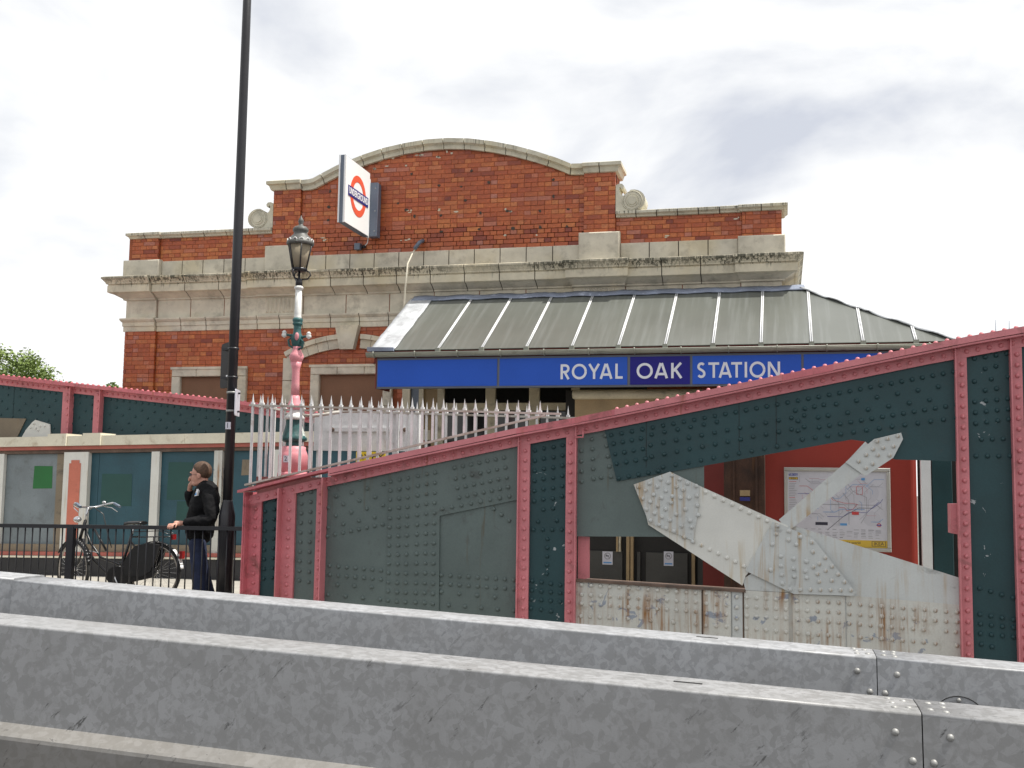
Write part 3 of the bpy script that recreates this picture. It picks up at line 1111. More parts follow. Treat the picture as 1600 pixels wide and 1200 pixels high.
MB().box(-6.88, -6.72, 17.20, 17.37, 5.86, 6.80).obj('bracket', 'boxgrey', ug)
MB().box(-6.90, -6.855, 17.17, 17.21, 5.84, 6.86).obj('hinge_plate', 'whitebar', ug)
for z in (5.95, 6.3, 6.7):
    MB().dome((-6.76, 17.2, z), (0, -1, 0), .012, .01, 6).obj('bolt', 'bolt', ug)
q = P(560, 386, YW - .05)
jb = thing('junction_box', 'small grey junction box with cable on brickwork below the roundel sign', 'box')
MB().box(q.x - .05, q.x + .05, YW - .12, YW - .012, q.z - .055, q.z + .055).obj('case', 'boxgrey', jb)
q2 = P(569, 386, YW - .05)
MB().tube([(q2.x - .02, YW - .05, q2.z), (q2.x + .02, YW - .07, q2.z)], .03, 8).obj('gland', 'black', jb)
MB().tube([(q2.x + .01, YW - .06, q2.z + .01), (q2.x + .07, YW - .08, q2.z + .06), (q2.x + .09, YW - .09, q2.z + .17), (-6.90, uy1 - .02, uz0 + .01)], .008, 6).obj('cable', 'whitebar', jb)

# chipped faces and old fixings left in the attic brickwork
chip, fix = MB(), MB()
rc = random.Random(21)


def blob(m_, x, z, w_, h_, y):
    pts = [(x + w_ * math.cos(rad(a)) * rc.uniform(.5, 1), z + h_ * math.sin(rad(a)) * rc.uniform(.5, 1)) for a in range(0, 360, 40)]
    m_.prism(pts, y, y + .02)


for px_, py_ in ((615, 247), (640, 240), (654, 243), (637, 258), (608, 259), (582, 266), (688, 245), (505, 374), (640, 330), (690, 328), (625, 375), (640, 374), (716, 331), (794, 329), (788, 367), (836, 366), (702, 238), (590, 250), (598, 252), (1040, 371), (1150, 340), (440, 385)):
    q = P(px_, py_, YW)
    for k in range(rc.choice((1, 2, 3))):
        blob(chip, q.x + rc.uniform(-.06, .06), q.z + rc.uniform(-.025, .025), rc.uniform(.018, .06), rc.uniform(.010, .024), YW - .010)
for px_, py_ in ((516, 299), (514, 324), (513, 344), (622, 318), (635, 328), (648, 338), (689, 337), (643, 272), (686, 290), (737, 267), (764, 285), (721, 292), (727, 313), (751, 333), (749, 358), (802, 357), (844, 330), (844, 355), (865, 281), (865, 307), (888, 327), (886, 354), (793, 330), (690, 362)):
    q = P(px_, py_, YW)
    blob(fix, q.x, q.z, rc.uniform(.025, .045), rc.uniform(.022, .04), YW - .012)
chip.obj('chips', 'stone', bld, kind='stuff')
fix.obj('fixings', 'joint', bld, kind='stuff')

# ------------------------------------------------------------------ near riveted girder
YG = 11.4
TOPL = [(-6.02, 1.535), (-5.077, 1.761), (-2.764, 2.248), (-2.168, 2.352), (1.709, 3.141), (2.295, 3.243), (6.5, 3.93)]


def top_z(x, line=TOPL):
    for (a, za), (b, zb) in zip(line, line[1:]):
        if x <= b:
            return za + (zb - za) * (x - a) / (b - a)
    return line[-1][1]


gd = thing('bridge_girder', 'riveted bridge girder with pink flanges and teal plates nearest the road', 'girder')
RIV = []          # (point, radius, material)


def rv(x, y, Y, mat, r=.024):
    p = P(x, y, Y - .001)
    if all((p - q[0]).length > .062 for q in RIV[-400:]):
        RIV.append((p, r, mat))


def row(x0, y0, x1, y1, n, Y, mat, r=.024):
    for i in range(n):
        t = i / max(1, n - 1)
        rv(x0 + (x1 - x0) * t, y0 + (y1 - y0) * t, Y, mat, r)


def poly(pts, Y):
    return [PX(x, y, Y) for x, y in pts]


def low(x):
    return gz(x) - .05


def plate(name, mat, pts, Y, th=.014, parent=None):
    return MB().prism(poly(pts, Y), Y, Y + th).obj(name, mat, parent or gd)


def vplate(name, mat, xa, xb, Y, th=.014, drop=.12):
    """full-height web plate between two stations (metres)"""
    q = [(xa, low(xa)), (xb, low(xb)), (xb, top_z(xb) - drop), (xa, top_z(xa) - drop)]
    return MB().prism(q, Y, Y + th).obj(name, mat, gd)


def gx(x, y=880, Y=YG):
    return P(x, y, Y).x


WB = YG + .03
vplate('web_plate', 'teal', gx(388), gx(441), WB)
vplate('web_plate', 'greyteal', gx(441) + .002, gx(497), WB)
vplate('web_plate', 'greyteal', gx(497) + .002, gx(603), WB)
vplate('web_plate', 'greyteal', gx(603) + .002, gx(815), WB + .010)
# cover plate lapping over the right half of the grey panel, cut away over the plain sheet
xa, xb, xc = gx(603) + .004, gx(687), gx(815)
MB().prism([(xa, low(xa)), (xb, low(xb)), PX(686, 806, YG), PX(812, 780, YG), (xc, top_z(xc) - .11), (xa, top_z(xa) - .11)], WB - .010, WB + .008).obj('cover_plate', 'greyteal', gd)
vplate('web_plate', 'tealpatch', gx(815), gx(893), WB)
# open bay
Y1 = YG + .03
o = MB().prism([PX(896, 838, Y1), PX(1100, 839, Y1), PX(1100, 715, Y1), (gx(1102), top_z(gx(1102)) - .11), (gx(896), top_z(gx(896)) - .11)], Y1, Y1 + .014).obj('gusset_plate', 'greyteal', gd)
MB().prism([PX(964, 752, Y1), PX(1330, 687, Y1), PX(1352, 690, Y1), PX(1372, 706, Y1), PX(1398, 718, Y1), PX(1504, 721, Y1), (gx(1506, 620), top_z(gx(1506, 620)) - .11), (gx(942, 660), top_z(gx(942, 660)) - .11)], Y1 - .016, Y1 - .002).obj('upper_chord_plate', 'teal', gd)
for x in (1010, 1155, 1213):
    q = P(x, 690, Y1)
    yt = P(x, 690, Y1)
    MB().box(q.x - .002, q.x + .003, Y1 - .0185, Y1 - .016, P(x, 740 - (x - 964) * .177, Y1).z + .01, top_z(q.x) - .15).obj('plate_joint', 'groove', gd)
# right panel beyond the open bay
vplate('web_plate', 'tealpatch', gx(1503), gx(1592), WB)
vplate('web_plate', 'teal', gx(1592) + .002, gx(1592) + 2.6, WB)
# white lower plates
Yb = YG + .035
lo = [(gx(1506), low(gx(1506))), (gx(896), low(gx(896)))]
MB().prism([PX(896, 907, Yb), PX(905, 907, Yb), PX(1098, 921, Yb), PX(1162, 924, Yb), PX(1230, 818, Yb), PX(1506, 905, Yb)] + lo, Yb, Yb + .014).obj('lower_chord_plate', 'white', gd)
for k, (a, b, mt_) in enumerate(((899, 1096, 'whiterust'), (1099, 1142, 'whiterust'), (1144, 1160, 'white'), (1163, 1232, 'whiterust'), (1238, 1320, 'whiterust'), (1322, 1500, 'whiterust'))):
    ya = {899: 906, 1099: 921, 1144: 922, 1163: 922, 1238: 928, 1322: 930}[a]
    yb_ = {899: 920, 1099: 923, 1144: 924, 1163: 926, 1238: 931, 1322: 945}[a]
    d = Yb - .014 - (.008 if k % 2 else 0)
    if k == 5:
        d = Yb - .006
    q = [PX(a, ya, Yb), PX(b, yb_, Yb), (gx(b), low(gx(b))), (gx(a), low(gx(a)))]
    MB().prism(q, d, Yb - .001).obj('cover_plate', mt_, gd)
ledge = MB().add([P(899, 905, Yb - .04), P(1165, 922, Yb - .04), P(1165, 922, Yb - .04) + Vector((0, .22, 0)), P(899, 905, Yb - .04) + Vector((0, .22, 0)),
                  P(899, 909, Yb - .04), P(1165, 926, Yb - .04), P(1165, 926, Yb - .04) + Vector((0, .22, 0)), P(899, 909, Yb - .04) + Vector((0, .22, 0))],
                 [(0, 1, 2, 3), (7, 6, 5, 4), (0, 4, 5, 1), (2, 6, 7, 3), (1, 5, 6, 2), (0, 3, 7, 4)])
ledge.obj('chord_flange', 'rustiron', gd)
for x in (1097.5, 1161):
    a_, b_ = gx(x - 1.3), gx(x + 1.3)
    MB().prism([(a_, low(a_)), (b_, low(b_)), PX(x + 1.3, 922, Yb), PX(x - 1.3, 922, Yb)], Yb - .006, Yb - .0005).obj('rusty_joint', 'rustiron', gd)
# diagonals
Yd = YG - .005
plate('diagonal', 'white2', [(1000, 766), (1046, 738), (1232, 822), (1165, 900), (1160, 915), (1013, 820)], Yd + .004, .02)
plate('diagonal_end_plate', 'white', [(990, 757), (1047, 737), (1093, 759), (1090, 805), (1083, 845), (1014, 817)], Yd - .012, .015)
plate('diagonal_end_plate', 'white', [(1207, 815), (1222, 820), (1271, 842), (1337, 925), (1334, 931), (1240, 928), (1165, 892)], Yd - .012, .015)
plate('counter_diagonal', 'white', [(1217, 812), (1322, 722), (1352, 690), (1375, 712), (1340, 745), (1232, 830)], Yd + .012, .014)
plate('counter_diagonal_end_plate', 'white', [(1321, 722), (1366, 686), (1408, 676), (1411, 686), (1396, 715), (1352, 744)], Yd - .012, .015)
plate('counter_diagonal_foot', 'white', [(1160, 905), (1185, 890), (1238, 926), (1165, 922)], Yd + .018, .012)
# top flange: stacked plates with an angle under
mm, ma = MB(), MB()
st = [x for x, _ in TOPL]
xs = sorted(set(st + [-6.02 + .25 * k for k in range(51)]))
def band(name, mat, x0, x1, dz0, dz1, y0, y1, n=14):
    m_ = MB()
    v = []
    for i in range(n + 1):
        x = x0 + (x1 - x0) * i / n
        z = top_z(x)
        v += [(x, y0, z - dz0), (x, y0, z - dz1), (x, y1, z - dz1), (x, y1, z - dz0)]
    f = [(0, 3, 2, 1), (4 * n, 4 * n + 1, 4 * n + 2, 4 * n + 3)]
    for i in range(n):
        a, b = 4 * i, 4 * i + 4
        f += [(a, a + 1, b + 1, b), (a + 1, a + 2, b + 2, b + 1), (a + 2, a + 3, b + 3, b + 2), (a + 3, a, b, b + 3)]
    m_.add(v, f)
    return m_.obj(name, mat, gd)


band('flange_plate', 'pinkrust', -6.0, -4.9, .0, .030, YG - .13, YG + .09)
band('flange_plate', 'pink', -4.9, -2.75, .0, .060, YG - .13, YG + .09)
band('flange_plate', 'pinkrust', -2.75, -1.7, .0, .062, YG - .135, YG + .12)
band('flange_plate', 'pink', -1.7, .0, .0, .062, YG - .14, YG + .20)
band('flange_plate', 'pinkrust', .0, .5, .0, .066, YG - .14, YG + .20)
band('flange_plate', 'pink', .5, 5.5, .0, .062, YG - .14, YG + .20)
band('flange_plate', 'pink', -4.9, 5.5, .067, .085, YG - .13, YG + .09)
band('flange_angle', 'pink', -5.98, 5.5, .084, .185, YG - .012, YG + .028)
for x in [-5.9 + .105 * k for k in range(80)]:
    RIV.append((Vector((x, YG - .012, top_z(x) - .135)), .022, 'pink'))
for x in [-1.68 + .105 * k for k in range(48)]:
    RIV.append((Vector((x, YG - .10, top_z(x))), .022, 'pinktop'))
# vertical stiffeners: flat leg riveted to the web, outstanding leg at one edge


def stiff(x0, x1, leg, mat='pink', out=.09, zb=None, ytop=None):
    a, b = gx(x0), gx(x1)
    q = [(a, low(a)), (b, low(b)), (b, top_z(b) - .15), (a, top_z(a) - .15)]
    o_ = MB().prism(q, YG - .008, YG + .028).obj('stiffener', mat, gd)
    c = a if leg == 0 else b - .014
    MB().prism([(c, low(c)), (c + .014, low(c)), (c + .014, top_z(c) - .087), (c, top_z(c) - .087)], YG - out, YG - .008).obj('stiffener_leg', mat, o_)
    xc_ = (a + b) / 2 + (.012 if leg == 0 else -.012)
    z = top_z(xc_) - .25
    while z > low(xc_) + .1:
        RIV.append((Vector((xc_, YG - .009, z)), .023, mat))
        z -= .104


stiff(385.5, 406, 0, 'pinkrust', .10)
stiff(437, 459, 0, 'pink', .12)
stiff(492, 507, 1, 'pink', .12)
stiff(808, 826, 0, 'pink', .05)
stiff(883, 900, 1, 'pink', .05)
stiff(1498, 1518, 0, 'pink', .06)
stiff(1586, 1606, 0, 'pink', .06)
MB().box(gx(385.5) - .012, gx(385.5), YG - .12, YG + .2, low(gx(385)), top_z(-6.0) - .02).obj('end_plate', 'pinkrust', gd)
# small hook on the stiffener, bracket plate in the opening
q0 = P(897, 683, YG - .05)
MB().tube([q0, P(911, 683, YG - .06), P(911, 670, YG - .06)], .012, 6).obj('hook', 'pink', gd)
plate('bracket_plate', 'pink', [(1485, 787), (1500, 787), (1502, 836), (1486, 833)], YG + .04, .2)
plate('inner_angle', 'pink', [(903, 838), (921, 839), (921, 903), (903, 907)], YG + .10, .02)

# rivets, field by field
k3 = lambda x, y: (370 + x / 3.75, 640 + y / 3.75)
k4 = lambda x, y: (660 + x / 3.53, 640 + y / 3.53)
k5 = lambda x, y: (880 + x / 3.334, 640 + y / 3.334)
k6 = lambda x, y: (1200 + x / 3., 640 + y / 3.)


def rows(k, spec, Y, mat, r=.024):
    for x0, y0, x1, y1, n in spec:
        row(*k(x0, y0), *k(x1, y1), n, Y, mat, r)


rows(k3, [(168, 540, 158, 990, 9), (222, 528, 208, 985, 9)], WB, 'teal')
rows(k3, [(381, 495, 366, 1000, 10), (435, 482, 422, 1010, 10)], WB, 'greyteal')
rows(k3, [(545, 915, 845, 942, 7), (545, 968, 845, 995, 7), (590, 1026, 790, 1040, 3), (535, 1085, 840, 1112, 4), (530, 742, 855, 672, 8)], WB, 'greyteal')
rows(k3, [(630, 432, 812, 390, 3), (538, 458, 858, 437, 1), (583, 508, 765, 463, 3), (625, 554, 812, 512, 3), (580, 622, 762, 580, 3), (625, 671, 808, 630, 3), (538, 458, 535, 690, 3), (860, 437, 857, 560, 2)], WB, 'greyteal')
for x, ya, yb_, n in ((898, 368, 1118, 15), (950, 356, 1125, 15), (1000, 346, 1128, 15)):
    rows(k3, [(x + 5, ya, x - 12, yb_, n)], WB - .010, 'greyteal')
for x, ya, yb_, n in ((1060, 332, 1130, 15), (1112, 320, 1132, 15), (1160, 310, 1138, 15)):
    rows(k3, [(x + 3, ya, x - 12, yb_, n)], WB - .010, 'greyteal')
rows(k4, [(70, 292, 490, 200, 10), (178, 322, 450, 265, 7), (183, 380, 458, 320, 7), (193, 432, 465, 375, 7), (203, 485, 473, 428, 7), (110, 548, 480, 478, 8)], WB - .010, 'greyteal')
rows(k4, [(105, 912, 505, 940, 9), (105, 960, 505, 990, 9), (105, 1005, 400, 1035, 4), (55, 1070, 505, 1110, 6), (395, 548, 478, 612, 3)], WB + .010, 'greyteal')
rows(k4, [(622, 170, 617, 505, 7), (672, 158, 667, 495, 7), (724, 150, 720, 490, 7), (774, 140, 770, 478, 7), (668, 552, 720, 545, 2), (638, 618, 742, 612, 2), (612, 662, 768, 662, 4), (690, 714, 686, 905, 5),
          (606, 945, 760, 968, 4), (604, 998, 760, 1012, 4), (604, 1045, 760, 1060, 4), (600, 1095, 710, 1112, 3)], WB, 'teal')
# grey gusset
rows(k5, [(95, 215, 96, 375, 4), (148, 103, 158, 360, 6), (210, 82, 248, 350, 6), (145, 318, 198, 353, 2)], Y1, 'greyteal')
# teal chord: rows along the flange then scattered
for i, (a, b, c, d, n) in enumerate(((940, 682, 1490, 566, 37),)):
    row(955, 668 + 12, 1490, 568 + 13, 34, Y1 - .016, 'teal')
rows(k5, [(262, 178, 405, 150, 4), (270, 232, 415, 205, 4), (278, 282, 428, 256, 4), (290, 358, 495, 320, 5), (455, 185, 1255, 30, 13), (460, 245, 1255, 90, 13), (520, 300, 1180, 180, 11), (460, 130, 800, 64, 6)], Y1 - .016, 'teal')
kr = lambda x, y: (1240 + x / 4.444, 430 + y / 4.444)
rows(kr, [(30, 1080, 1130, 900, 16), (60, 1140, 1130, 990, 13), (12, 940, 210, 900, 4), (30, 1012, 240, 975, 4), (10, 880, 210, 835, 4), (350, 812, 1065, 690, 6), (295, 895, 1005, 775, 6), (375, 955, 945, 865, 5)], Y1 - .016, 'teal')
rows(kr, [(1255, 580, 1480, 545, 4), (1330, 650, 1405, 632, 2), (1255, 738, 1490, 705, 3), (1330, 800, 1410, 788, 2), (1258, 880, 1488, 858, 4), (1262, 955, 1490, 930, 4), (1265, 1030, 1495, 1000, 4), (1305, 1140, 1455, 1137, 3)], WB, 'teal')
rows(k6, [(975, 218, 1135, 218, 4), (992, 838, 1148, 882, 4), (993, 960, 1150, 985, 4), (996, 1005, 1150, 1022, 4), (996, 1050, 1150, 1066, 4), (1000, 1100, 1050, 1112, 2)], WB, 'teal')
# white lower chord
rows(k5, [(95, 912, 690, 955, 13), (95, 963, 690, 1003, 13), (95, 1010, 690, 1052, 13), (90, 1076, 240, 1084, 4), (338, 1088, 690, 1118, 4)], Yb - .014, 'whiterust')
rows(k5, [(745, 958, 850, 968, 3), (745, 1010, 850, 1018, 3), (745, 1062, 850, 1068, 3), (742, 1125, 850, 1130, 3), (903, 975, 903, 1140, 4),
          (957, 978, 1160, 992, 5), (957, 1025, 1160, 1040, 5), (957, 1075, 1160, 1088, 5), (955, 1140, 1160, 1158, 5)], Yb - .016, 'whiterust')
rows(k6, [(135, 895, 332, 905, 5), (135, 940, 332, 950, 5), (140, 985, 332, 998, 5), (140, 1048, 332, 1060, 5)], Yb - .014, 'whiterust')
rows(k6, [(382, 910, 885, 950, 11), (382, 958, 885, 996, 11), (382, 1002, 730, 1032, 8), (835, 1038, 880, 1042, 2), (435, 1066, 730, 1090, 7), (785, 1096, 885, 1106, 2)], Yb - .006, 'whiterust')
# diagonals
rows(k5, [(392, 403, 455, 578, 4), (430, 420, 500, 600, 4), (450, 384, 536, 618, 5), (490, 402, 577, 634, 5), (507, 362, 617, 607, 5), (547, 380, 631, 664, 5), (566, 343, 660, 578, 5), (608, 363, 656, 525, 4), (648, 384, 676, 688, 5), (692, 398, 703, 550, 4)], Yd - .012, 'white')
rows(k5, [(742, 430, 1062, 580, 8), (720, 706, 940, 815, 6)], Yd + .004, 'white2')
rows(k6, [(45, 545, 205, 622, 4), (20, 632, 132, 632, 2), (38, 583, 268, 695, 5), (60, 688, 300, 735, 5), (98, 704, 328, 772, 5), (62, 733, 232, 770, 4), (12, 752, 68, 815, 2), (64, 775, 358, 808, 6), (120, 806, 300, 806, 4), (104, 843, 388, 846, 7)], Yd - .012, 'white')
rows(k6, [(512, 148, 608, 124, 3), (492, 186, 588, 172, 3), (460, 212, 570, 214, 3), (425, 242, 527, 225, 2), (459, 274, 490, 254, 2)], Yd - .012, 'white')

shapes = {}
RIV.sort(key=lambda q: -q[0].x)
nn_ = 0
mass = {}
for p, r, mt_ in RIV:
    nrm = (0, -1, 0)
    top_ = mt_ == 'pinktop'
    if top_:
        nrm, mt_ = (-.2, 0, 1), 'pink'
    r *= random.uniform(.93, 1.05)
    if nn_ < 300:
        key = (mt_, top_)
        if key not in shapes:
            shapes[key] = MB().dome((0, 0, 0), nrm, .0235, .023, 10).mesh('rivet', mt_)
        link('rivet', shapes[key], gd, loc=p)
        nn_ += 1
    else:
        mass.setdefault(mt_, MB()).dome(p, nrm, r, .023, 9)
for mt_, m_ in mass.items():
    m_.obj('rivets', mt_, gd, kind='stuff')

# ------------------------------------------------------------------ far girder (left, behind the parapet)
YF = 16.2
TOPF = [(-24, 4.55), (-13.26, 3.433), (-12, 3.299), (-8.52, 2.942), (-7.44, 2.775), (-6.6, 2.70)]
fg = thing('bridge_girder', 'teal riveted girder with pink top flange behind the parapet wall', 'girder')


def ftop(x):
    return top_z(x, TOPF)


cuts = [-24, -12.98, -12.02, -11.83, -11.37, -11.20, -6.6]
def fpoly(a, b, d0):
    xs_ = [a] + [x for x, _ in TOPF if a < x < b] + [b]
    return [(x, ftop(x) - d0) for x in xs_]


for a, b in ((-24, -12.98), (-12.97, -11.9), (-11.9, -11.3), (-11.3, -6.6)):
    MB().prism(fpoly(a, b, .1) + [(b, .1), (a, .1)], YF + .03, YF + .045).obj('web_plate', 'teal', fg)
for a, b in ((-24, -13.0), (-12.998, -6.6)):
    t_ = fpoly(a, b, 0.)
    MB().prism(t_ + [(x, z - .06) for x, z in t_[::-1]], YF - .13, YF + .2).obj('flange_plate', 'pinkrust', fg)
    MB().prism([(x, z - .061) for x, z in t_] + [(x, z - .17) for x, z in t_[::-1]], YF - .0, YF + .029).obj('flange_angle', 'pink', fg)
for x in (98, 147):
    a, b = P(x, 640, YF).x, P(x + (15 if x == 98 else 13), 640, YF).x
    o_ = MB().prism([(a, .1), (b, .1), (b, ftop(b) - .1), (a, ftop(a) - .1)], YF - .02, YF + .029).obj('stiffener', 'pink', fg)
    MB().prism([(b - .014, .1), (b, .1), (b, ftop(b) - .061), (b - .014, ftop(b) - .061)], YF - .09, YF - .02).obj('stiffener_leg', 'pink', o_)
MB().prism(poly([(40, 672), (50, 660), (55, 656), (78, 663), (79, 690), (30, 690)], YF), YF, YF + .02).obj('gusset_plate', 'white2', fg)
MB().prism(poly([(-40, 652), (40, 654), (20, 695), (-40, 695)], YF), YF + .012, YF + .028).obj('chord_plate', 'walltan', fg)
fm, fp_ = MB(), MB()
x = -15.
while x < -6.7:
    z = ftop(x)
    fp_.dome((x, YF - .10, z), (.1, 0, 1), .025, .022, 7)
    fp_.dome((x, YF, z - .115), (0, -1, 0), .022, .018, 7)
    x += .105
fp_.obj('rivets', 'pinkrust', fg, kind='stuff')
x = -14.9
i = 0
while x < -6.8:
    if not (-12.03 < x < -11.80 or -11.40 < x < -11.18):
        for j in range(9):
            if (i + j) % 2 == 0 or j == 0:
                z = ftop(x) - .21 - j * .12
                fm.dome((x, YF + .03, z), (0, -1, 0), .022, .018, 7)
    x += .12
    i += 1
fm.obj('rivets', 'teal', fg, kind='stuff')
fr_ = MB()
for x in (105, 153):
    for k in range(7):
        q = P(x, 606 + k * 10.5, YF - .02)
        fr_.dome((q.x, YF - .02, q.z), (0, -1, 0), .022, .018, 7)
fr_.obj('rivets', 'pink', fg, kind='stuff')
fr_ = MB()
for x, y in ((48, 668), (53, 662), (56, 669), (63, 666), (70, 666), (60, 672)):
    q = P(x, y, YF)
    fr_.dome((q.x, YF, q.z), (0, -1, 0), .022, .018, 7)
fr_.obj('rivets', 'white2', fg, kind='stuff')

# ------------------------------------------------------------------ parapet wall with iron panels
YP = 15.5
pw = thing('parapet_wall', 'panelled iron parapet wall in grey and teal behind the bicycle', 'wall')


def pz(x, z):
    """the wall follows the fall of the bridge"""
    return z + .0205 * (x + 10)


def pbox(name, mat, x0, x1, y0, y1, z0, z1, parent=pw, n=1):
    return MB().prism([(x0, pz(x0, z0)), (x1, pz(x1, z0)), (x1, pz(x1, z1)), (x0, pz(x0, z1))], y0, y1).obj(name, mat, parent)


def wx(x, y=780):
    return P(x, y, YP).x


ZB = .10
pbox('backing', 'plinth', -22, -5.2, YP + .12, YP + .30, -.3, 2.2)
pbox('plinth', 'plinth', -22, -5.2, YP - .10, YP + .12, -.2, .40)
pbox('plinth_moulding', 'wallcoping', -22, -5.2, YP - .12, YP + .1, .405, .435)
pbox('plinth_moulding', 'salmon', -22, -5.2, YP - .09, YP + .1, .44, .50)
pbox('base_rail', 'walltan', -22, -5.2, YP - .04, YP + .1, .502, .62)
pan = [(-17.5, -15.2, 'wallteal'), (-15.2, -12.66, 'wallgrey'), (wx(6), wx(86), 'wallgrey'), (wx(86), wx(101), 'walltan'), (wx(139), wx(151), 'wallteal'), (wx(151), wx(237), 'wallteal'), (wx(249), wx(336), 'wallteal'), (wx(346), wx(430), 'wallteal'), (wx(430), -5.2, 'wallteal')]
for i, (a, b, mt_) in enumerate(pan):
    off = .02 if mt_ == 'walltan' else 0
    o_ = pbox('panel', mt_, a + .003, b - .003, YP + .02 - off, YP + .12, .62, 2.08)
posts = [(-15.3, -15.15), (-12.72, wx(6)), (wx(236.5), wx(249)), (wx(334.5), wx(347)), (wx(425), wx(437))]
for i, (a, b) in enumerate(posts):
    pbox('post', 'white2' if i != 3 else 'whiterust', a, b, YP - .05, YP + .018, .50, 2.09)
a, b = wx(101), wx(139)
pil = pbox('pilaster', 'white2', a, b, YP - .07, YP + .02, .50, 2.10)
pbox('inset_panel', 'salmon2', wx(110), wx(128), YP - .078, YP - .071, .62, 1.92, pil)
pbox('inset_head', 'salmon2', wx(113), wx(125.5), YP - .0785, YP - .071, 1.9201, 1.97, pil)
# coping
pbox('fascia', 'rustiron', -22, -5.2, YP - .04, YP + .14, 2.085, 2.14)
pbox('salmon_band', 'salmon', -22, -5.2, YP - .07, YP + .14, 2.142, 2.20)
for a, b in ((-22, -17.), (-16.998, wx(78)), (wx(107), wx(132)), (wx(160), wx(290)), (wx(290) + .004, -5.2)):
    pbox('coping', 'wallcoping', a, b, YP - .11, YP + .26, 2.203, 2.36)
for a, b in ((78, 106.5), (132.5, 160)):
    pbox('coping_block', 'wallcoping', wx(a), wx(b), YP - .14, YP + .28, 2.203, 2.40)
# painted-over patches
for x0, y0, x1, y1, mt_ in ((52, 728, 80, 764, 'green'), (158, 740, 204, 792, 'darkgreen'), (262, 722, 300, 782, 'darkgreen'), (275, 783, 300, 822, 'darkgreen'), (377, 718, 392, 743, 'walltan')):
    q0, q1 = P(x0, y0, YP), P(x1, y1, YP)
    MB().prism([(q0.x, q1.z), (q1.x, q1.z + .01), (q1.x - .01, q0.z), (q0.x + .01, q0.z)], YP + .0165, YP + .0195).obj('overpainted_patch', mt_, pw)

# ------------------------------------------------------------------ crash barriers
def barrier(name, label, x0, x1, yf, zt, mat, group='steel road barriers'):
    t = thing(name, label, 'barrier', group)
    pr = [(-.155, -1.0), (-.155, -.628)]
    pr += [(-.150, -.608), (-.135, -.597), (-.055, -.556)]
    pr += [(-.004, -.014)] + [(.010 - .014 * math.cos(rad(a)), -.014 + .014 * math.sin(rad(a))) for a in (15, 35, 55, 75, 90)]
    pr += [(.19, .004)]
    pr += [(.38 - b_, z_) for b_, z_ in [(p[0], p[1]) for p in pr[::-1][1:]]]
    n = 12
    mm_ = MB()
    k = len(pr)
    for i in range(n + 1):
        x = x0 + (x1 - x0) * i / n
        for y, z in pr:
            mm_.v.append((x, yf + y, zt(x) + z))
    for i in range(n):
        for j in range(k - 1):
            a_ = i * k + j
            mm_.face((a_, a_ + 1, a_ + k + 1, a_ + k)[::-1], .5, 5 <= j <= k - 7 and j not in ())
    mm_.face(list(range(k)))
    mm_.face([n * k + j for j in range(k)][::-1])
    o_ = mm_.obj('beam', mat, t)
    o_.data.materials.append(MT['galvbase'])
    for p_ in o_.data.polygons:
        zz_ = sum(o_.data.vertices[i].co.z - zt(o_.data.vertices[i].co.x) for i in p_.vertices) / len(p_.vertices)
        if zz_ < -.557:
            p_.material_index = 1
    return t


def zn(x):
    return .774 - .0378 * (x + 4.888)


def zf(x):
    return .828 - .0408 * (x + 6.514)


YN, YFB = 5.72, 7.72
JN, JF = P(1441, 1150, YN).x, P(1370, 1040, YFB).x
b_nl = barrier('crash_barrier', 'nearest galvanised steel barrier section left of the bolted joint, scuffed', JN - 12, JN - .003, YN, zn, 'galv')
b_nr = barrier('crash_barrier', 'nearest galvanised steel barrier section right of the bolted joint', JN + .003, JN + 6, YN, zn, 'galv')
b_fl = barrier('crash_barrier', 'farther galvanised steel barrier section left of its bolted joint', P(21, 900, YFB).x + .003, JF - .003, YFB, zf, 'galv2')
b_fr = barrier('crash_barrier', 'farther galvanised steel barrier section right of its bolted joint', JF + .003, JF + 7, YFB, zf, 'galv2')
b_ff = barrier('crash_barrier', 'farther galvanised barrier section ending at the left edge of the picture', P(21, 900, YFB).x - 8, P(21, 900, YFB).x - .003, YFB + .01, lambda x: zf(x) + .012, 'galv2')
MB().box(JN - .0028, JN + .0028, YN + .006, YN + .37, zn(JN) - .9, zn(JN) - .006).obj('joint_strip', 'groove', b_nr)
MB().box(JF - .0028, JF + .0028, YFB + .006, YFB + .37, zf(JF) - .9, zf(JF) - .006).obj('joint_strip', 'groove', b_fr)


def joint_bolts(bl, br, J, yf, zt, r):
    yf0 = yf
    off = lambda dz: -.0055 + .051 * (dz + .014) / .542
    for s, b_ in ((-1, bl), (1, br)):
        for dx, dz in ((.125, -.10), (.048, -.225), (.125, -.36), (.048, -.47)):
            x = J + s * dx
            MB().dome((x, yf + off(dz), zt(x) + dz), (0, -1, .09), r, r * .85, 12).obj('bolt', 'bolt', b_)
        for dx, dy in ((.05, .10), (.12, .075), (.06, .27), (.13, .30), (.12, .19)):
            x = J + s * dx
            MB().dome((x, yf + dy, zt(x) + .001), (0, 0, 1), r * .95, r * .5, 12).obj('bolt', 'bolt', b_)
    # round access cover
    cx_, cz_ = J + .50, zt(J + .5) - .37
    mm_ = MB()
    mm_.tube([(cx_ + .17 * math.cos(rad(a)), yf + off(-.37 + .17 * math.sin(rad(a))), cz_ + .17 * math.sin(rad(a))) for a in range(0, 361, 10)], .0035, 5, False)
    c_ = mm_.obj('access_cover', 'groove', br)
    MB().dome((cx_, yf + off(-.225), cz_ + .145), (0, -1, .09), .016, .014, 8).obj('bolt', 'bolt', c_)


